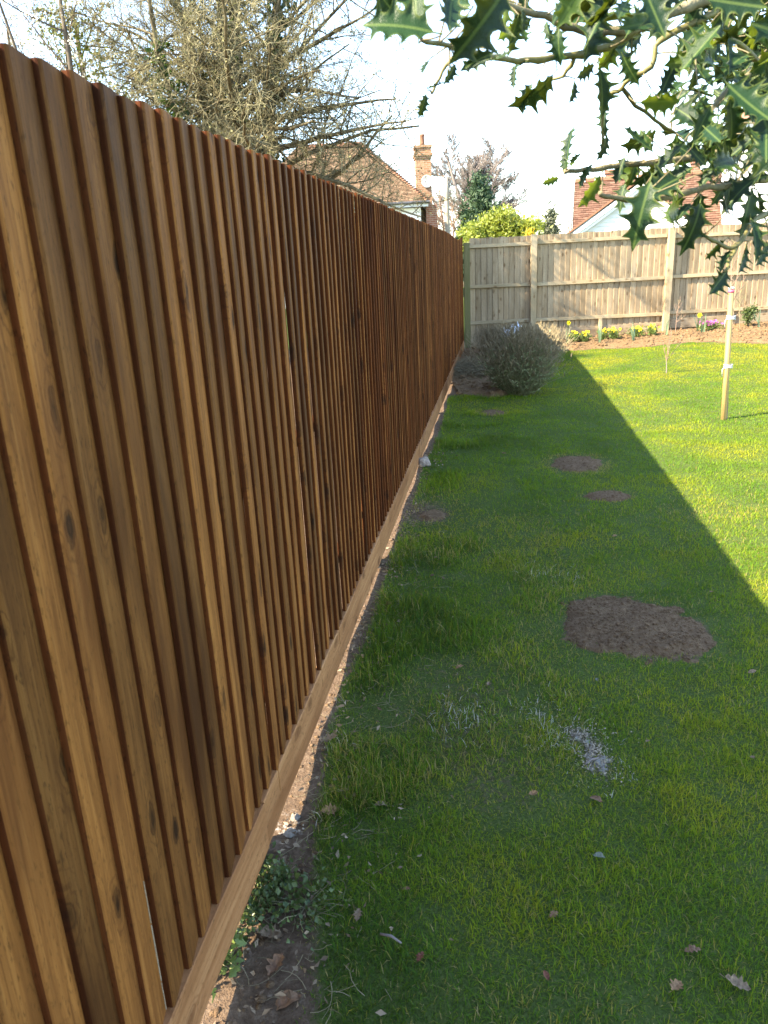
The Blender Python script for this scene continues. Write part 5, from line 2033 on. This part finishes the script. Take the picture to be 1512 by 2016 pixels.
HAND = [(785, 45, 118, 168, .95, .1, .15), (885, 28, 105, 262, 1.0, .3, .3), (950, 48, 135, 236, 1.02, .1, .5), (940, 118, 80, 205, 1.05, 0, .2), (990, 112, 48, 10, 1.1, .3, .6),
        (838, 128, 56, 242, 1.05, .5, 1.1), (888, 145, 60, 248, 1.05, .3, .7), (857, 172, 55, 215, 1.05, .2, .9), (834, 208, 52, 258, 1.05, .2, .5), (905, 8, 60, 150, 1.05, .5, .5), (760, 5, 60, 140, 1.0, .5, .7), (815, 8, 90, 100, 1.0, .4, .4),
        (1012, 62, 55, 255, 1.2, .3, .6), (1030, 40, 50, 280, 1.2, .2, .9), (1097, 88, 66, 265, 1.28, .1, .6), (1167, 60, 120, 272, 1.3, .1, .7), (1033, 190, 62, 235, 1.3, .3, .8), (1058, 188, 110, 232, 1.3, .2, 1.2), (1012, 152, 48, 265, 1.3, .3, .9), (1022, 130, 40, 200, 1.25, .5, .7),
        (1130, 180, 60, 262, 1.34, .3, .9), (1189, 180, 105, 284, 1.4, .1, .5), (1185, 232, 60, 255, 1.45, .3, .8), (1192, 288, 66, 262, 1.45, .2, .9), (1116, 282, 80, 96, 1.4, .2, 1.2), (1132, 312, 50, 65, 1.4, .2, .8), (1082, 356, 52, 200, 1.38, .2, .6), (1110, 320, 50, 110, 1.4, .3, 1.0),
        (1165, 378, 84, 244, 1.16, .2, .7), (1264, 410, 140, 252, 1.2, .1, .3), (1374, 442, 108, 262, 1.36, .1, .25), (1345, 415, 60, 225, 1.4, .3, .6), (1253, 276, 88, 150, 1.45, .1, .5), (1300, 200, 92, 5, 1.44, .1, .7), (1393, 100, 95, 8, 1.36, .1, .6), (1345, 118, 70, 190, 1.4, .2, .4),
        (1414, 556, 78, 232, 1.38, .15, .45), (1426, 512, 62, 235, 1.4, .2, 1.0), (1462, 510, 78, 250, 1.42, .2, .9), (1490, 470, 100, 280, 1.45, .2, .5), (1468, 425, 118, 262, 1.5, .2, .6), (1405, 490, 60, 220, 1.42, .3, .9), (1500, 500, 70, 240, 1.5, .2, .7),
        (1440, 380, 80, 268, 1.5, .2, .4), (1395, 345, 70, 240, 1.45, .3, .6), (1330, 345, 80, 200, 1.5, .2, .5), (1280, 345, 75, 230, 1.48, .2, .8), (1220, 335, 60, 250, 1.48, .2, .7), (1150, 345, 55, 230, 1.42, .3, .7), (1240, 70, 60, 100, 1.4, .3, .7), (1205, 110, 55, 260, 1.38, .3, .8), (1110, 25, 60, 70, 1.3, .3, .8), (1075, 60, 50, 265, 1.3, .3, 1.0), (1150, 140, 60, 215, 1.36, .2, .9), (1240, 140, 70, 300, 1.42, .2, .9)]
for (px, py, Lp, an, d, fa, ro) in HAND:
    add_leaf(px, py, Lp * (1.0 if d < 1.04 else .74), an, d, fa * rngh.choice((-1, 1)), ro * rngh.choice((-1, 1)), None, rngh.uniform(.9, 1.15),
             .93 if (px, py) in ((1393, 100), (1345, 118), (1132, 312), (1082, 356), (1165, 378), (1300, 200)) else rngh.uniform(.0, .6))
count = 0
while count < 215:
    if count < 150:
        px, py = 1310 + 240 * rngh.random() ** .7, rngh.uniform(-40, 330)
        if px < 1310 + (330 - py) * .0 + max(0, (py - 250)) * .6 and rngh.random() < .6:
            continue
    elif count < 187:
        px, py = rngh.uniform(1000, 1330), rngh.uniform(-40, 70 + 90 * rngh.random())
        if rngh.random() > .35 + .65 * (px - 1000) / 330:
            continue
    else:
        px, py = rngh.uniform(1220, 1550), rngh.uniform(250, 420)
    d = rngh.uniform(1.15, 2.1)
    add_leaf(px, py, rngh.uniform(46, 80) * 1.45 / d, rngh.choice((rngh.uniform(200, 320), rngh.uniform(0, 360))), d, rngh.uniform(-.9, .9), rngh.uniform(-1.2, 1.2), None, rngh.uniform(.9, 1.15))
    count += 1
# twigs that carry the leaves
BP = np.array(BPTS)
tw = MB()
for b_, x_ in LBASE:
    dd_ = np.linalg.norm(BP - b_, axis=1)
    q = BP[int(np.argmin(dd_ + .12 * np.abs(BP[:, 2] - b_[2])))]
    L_ = np.linalg.norm(q - b_)
    if L_ < .004 or L_ > .10:
        continue
    c1 = (b_ + q) / 2 - x_ * L_ * .12
    pts = [b_ * (1 - u) ** 2 + 2 * c1 * u * (1 - u) + q * u * u for u in np.linspace(0, 1, 6)]
    tw.tube(pts, [.0008, .0009, .0010, .0011, .0012, .0013], 5, False)
tw.build('twigs', M['holly_bark'], hol, True)['kind'] = 'stuff'
# some of the crown past the edge of the view, round the trunk
for k in range(12):
    o = add_leaf(0, 0, 80, rngh.uniform(0, 360), 1.5, rngh.uniform(-.9, .9), rngh.uniform(-1.2, 1.2))
    o.location = (rngh.uniform(-.5, .4), rngh.uniform(-.4, .5), rngh.uniform(1.7, 3.2))
print('triangles', sum(len(o.data.loop_triangles) if o.data.loop_triangles else sum(len(p.vertices) - 2 for p in o.data.polygons) if len(o.data.polygons) < 3000 else len(o.data.loops) - 2 * len(o.data.polygons) for o in bpy.data.objects if o.type == 'MESH'))
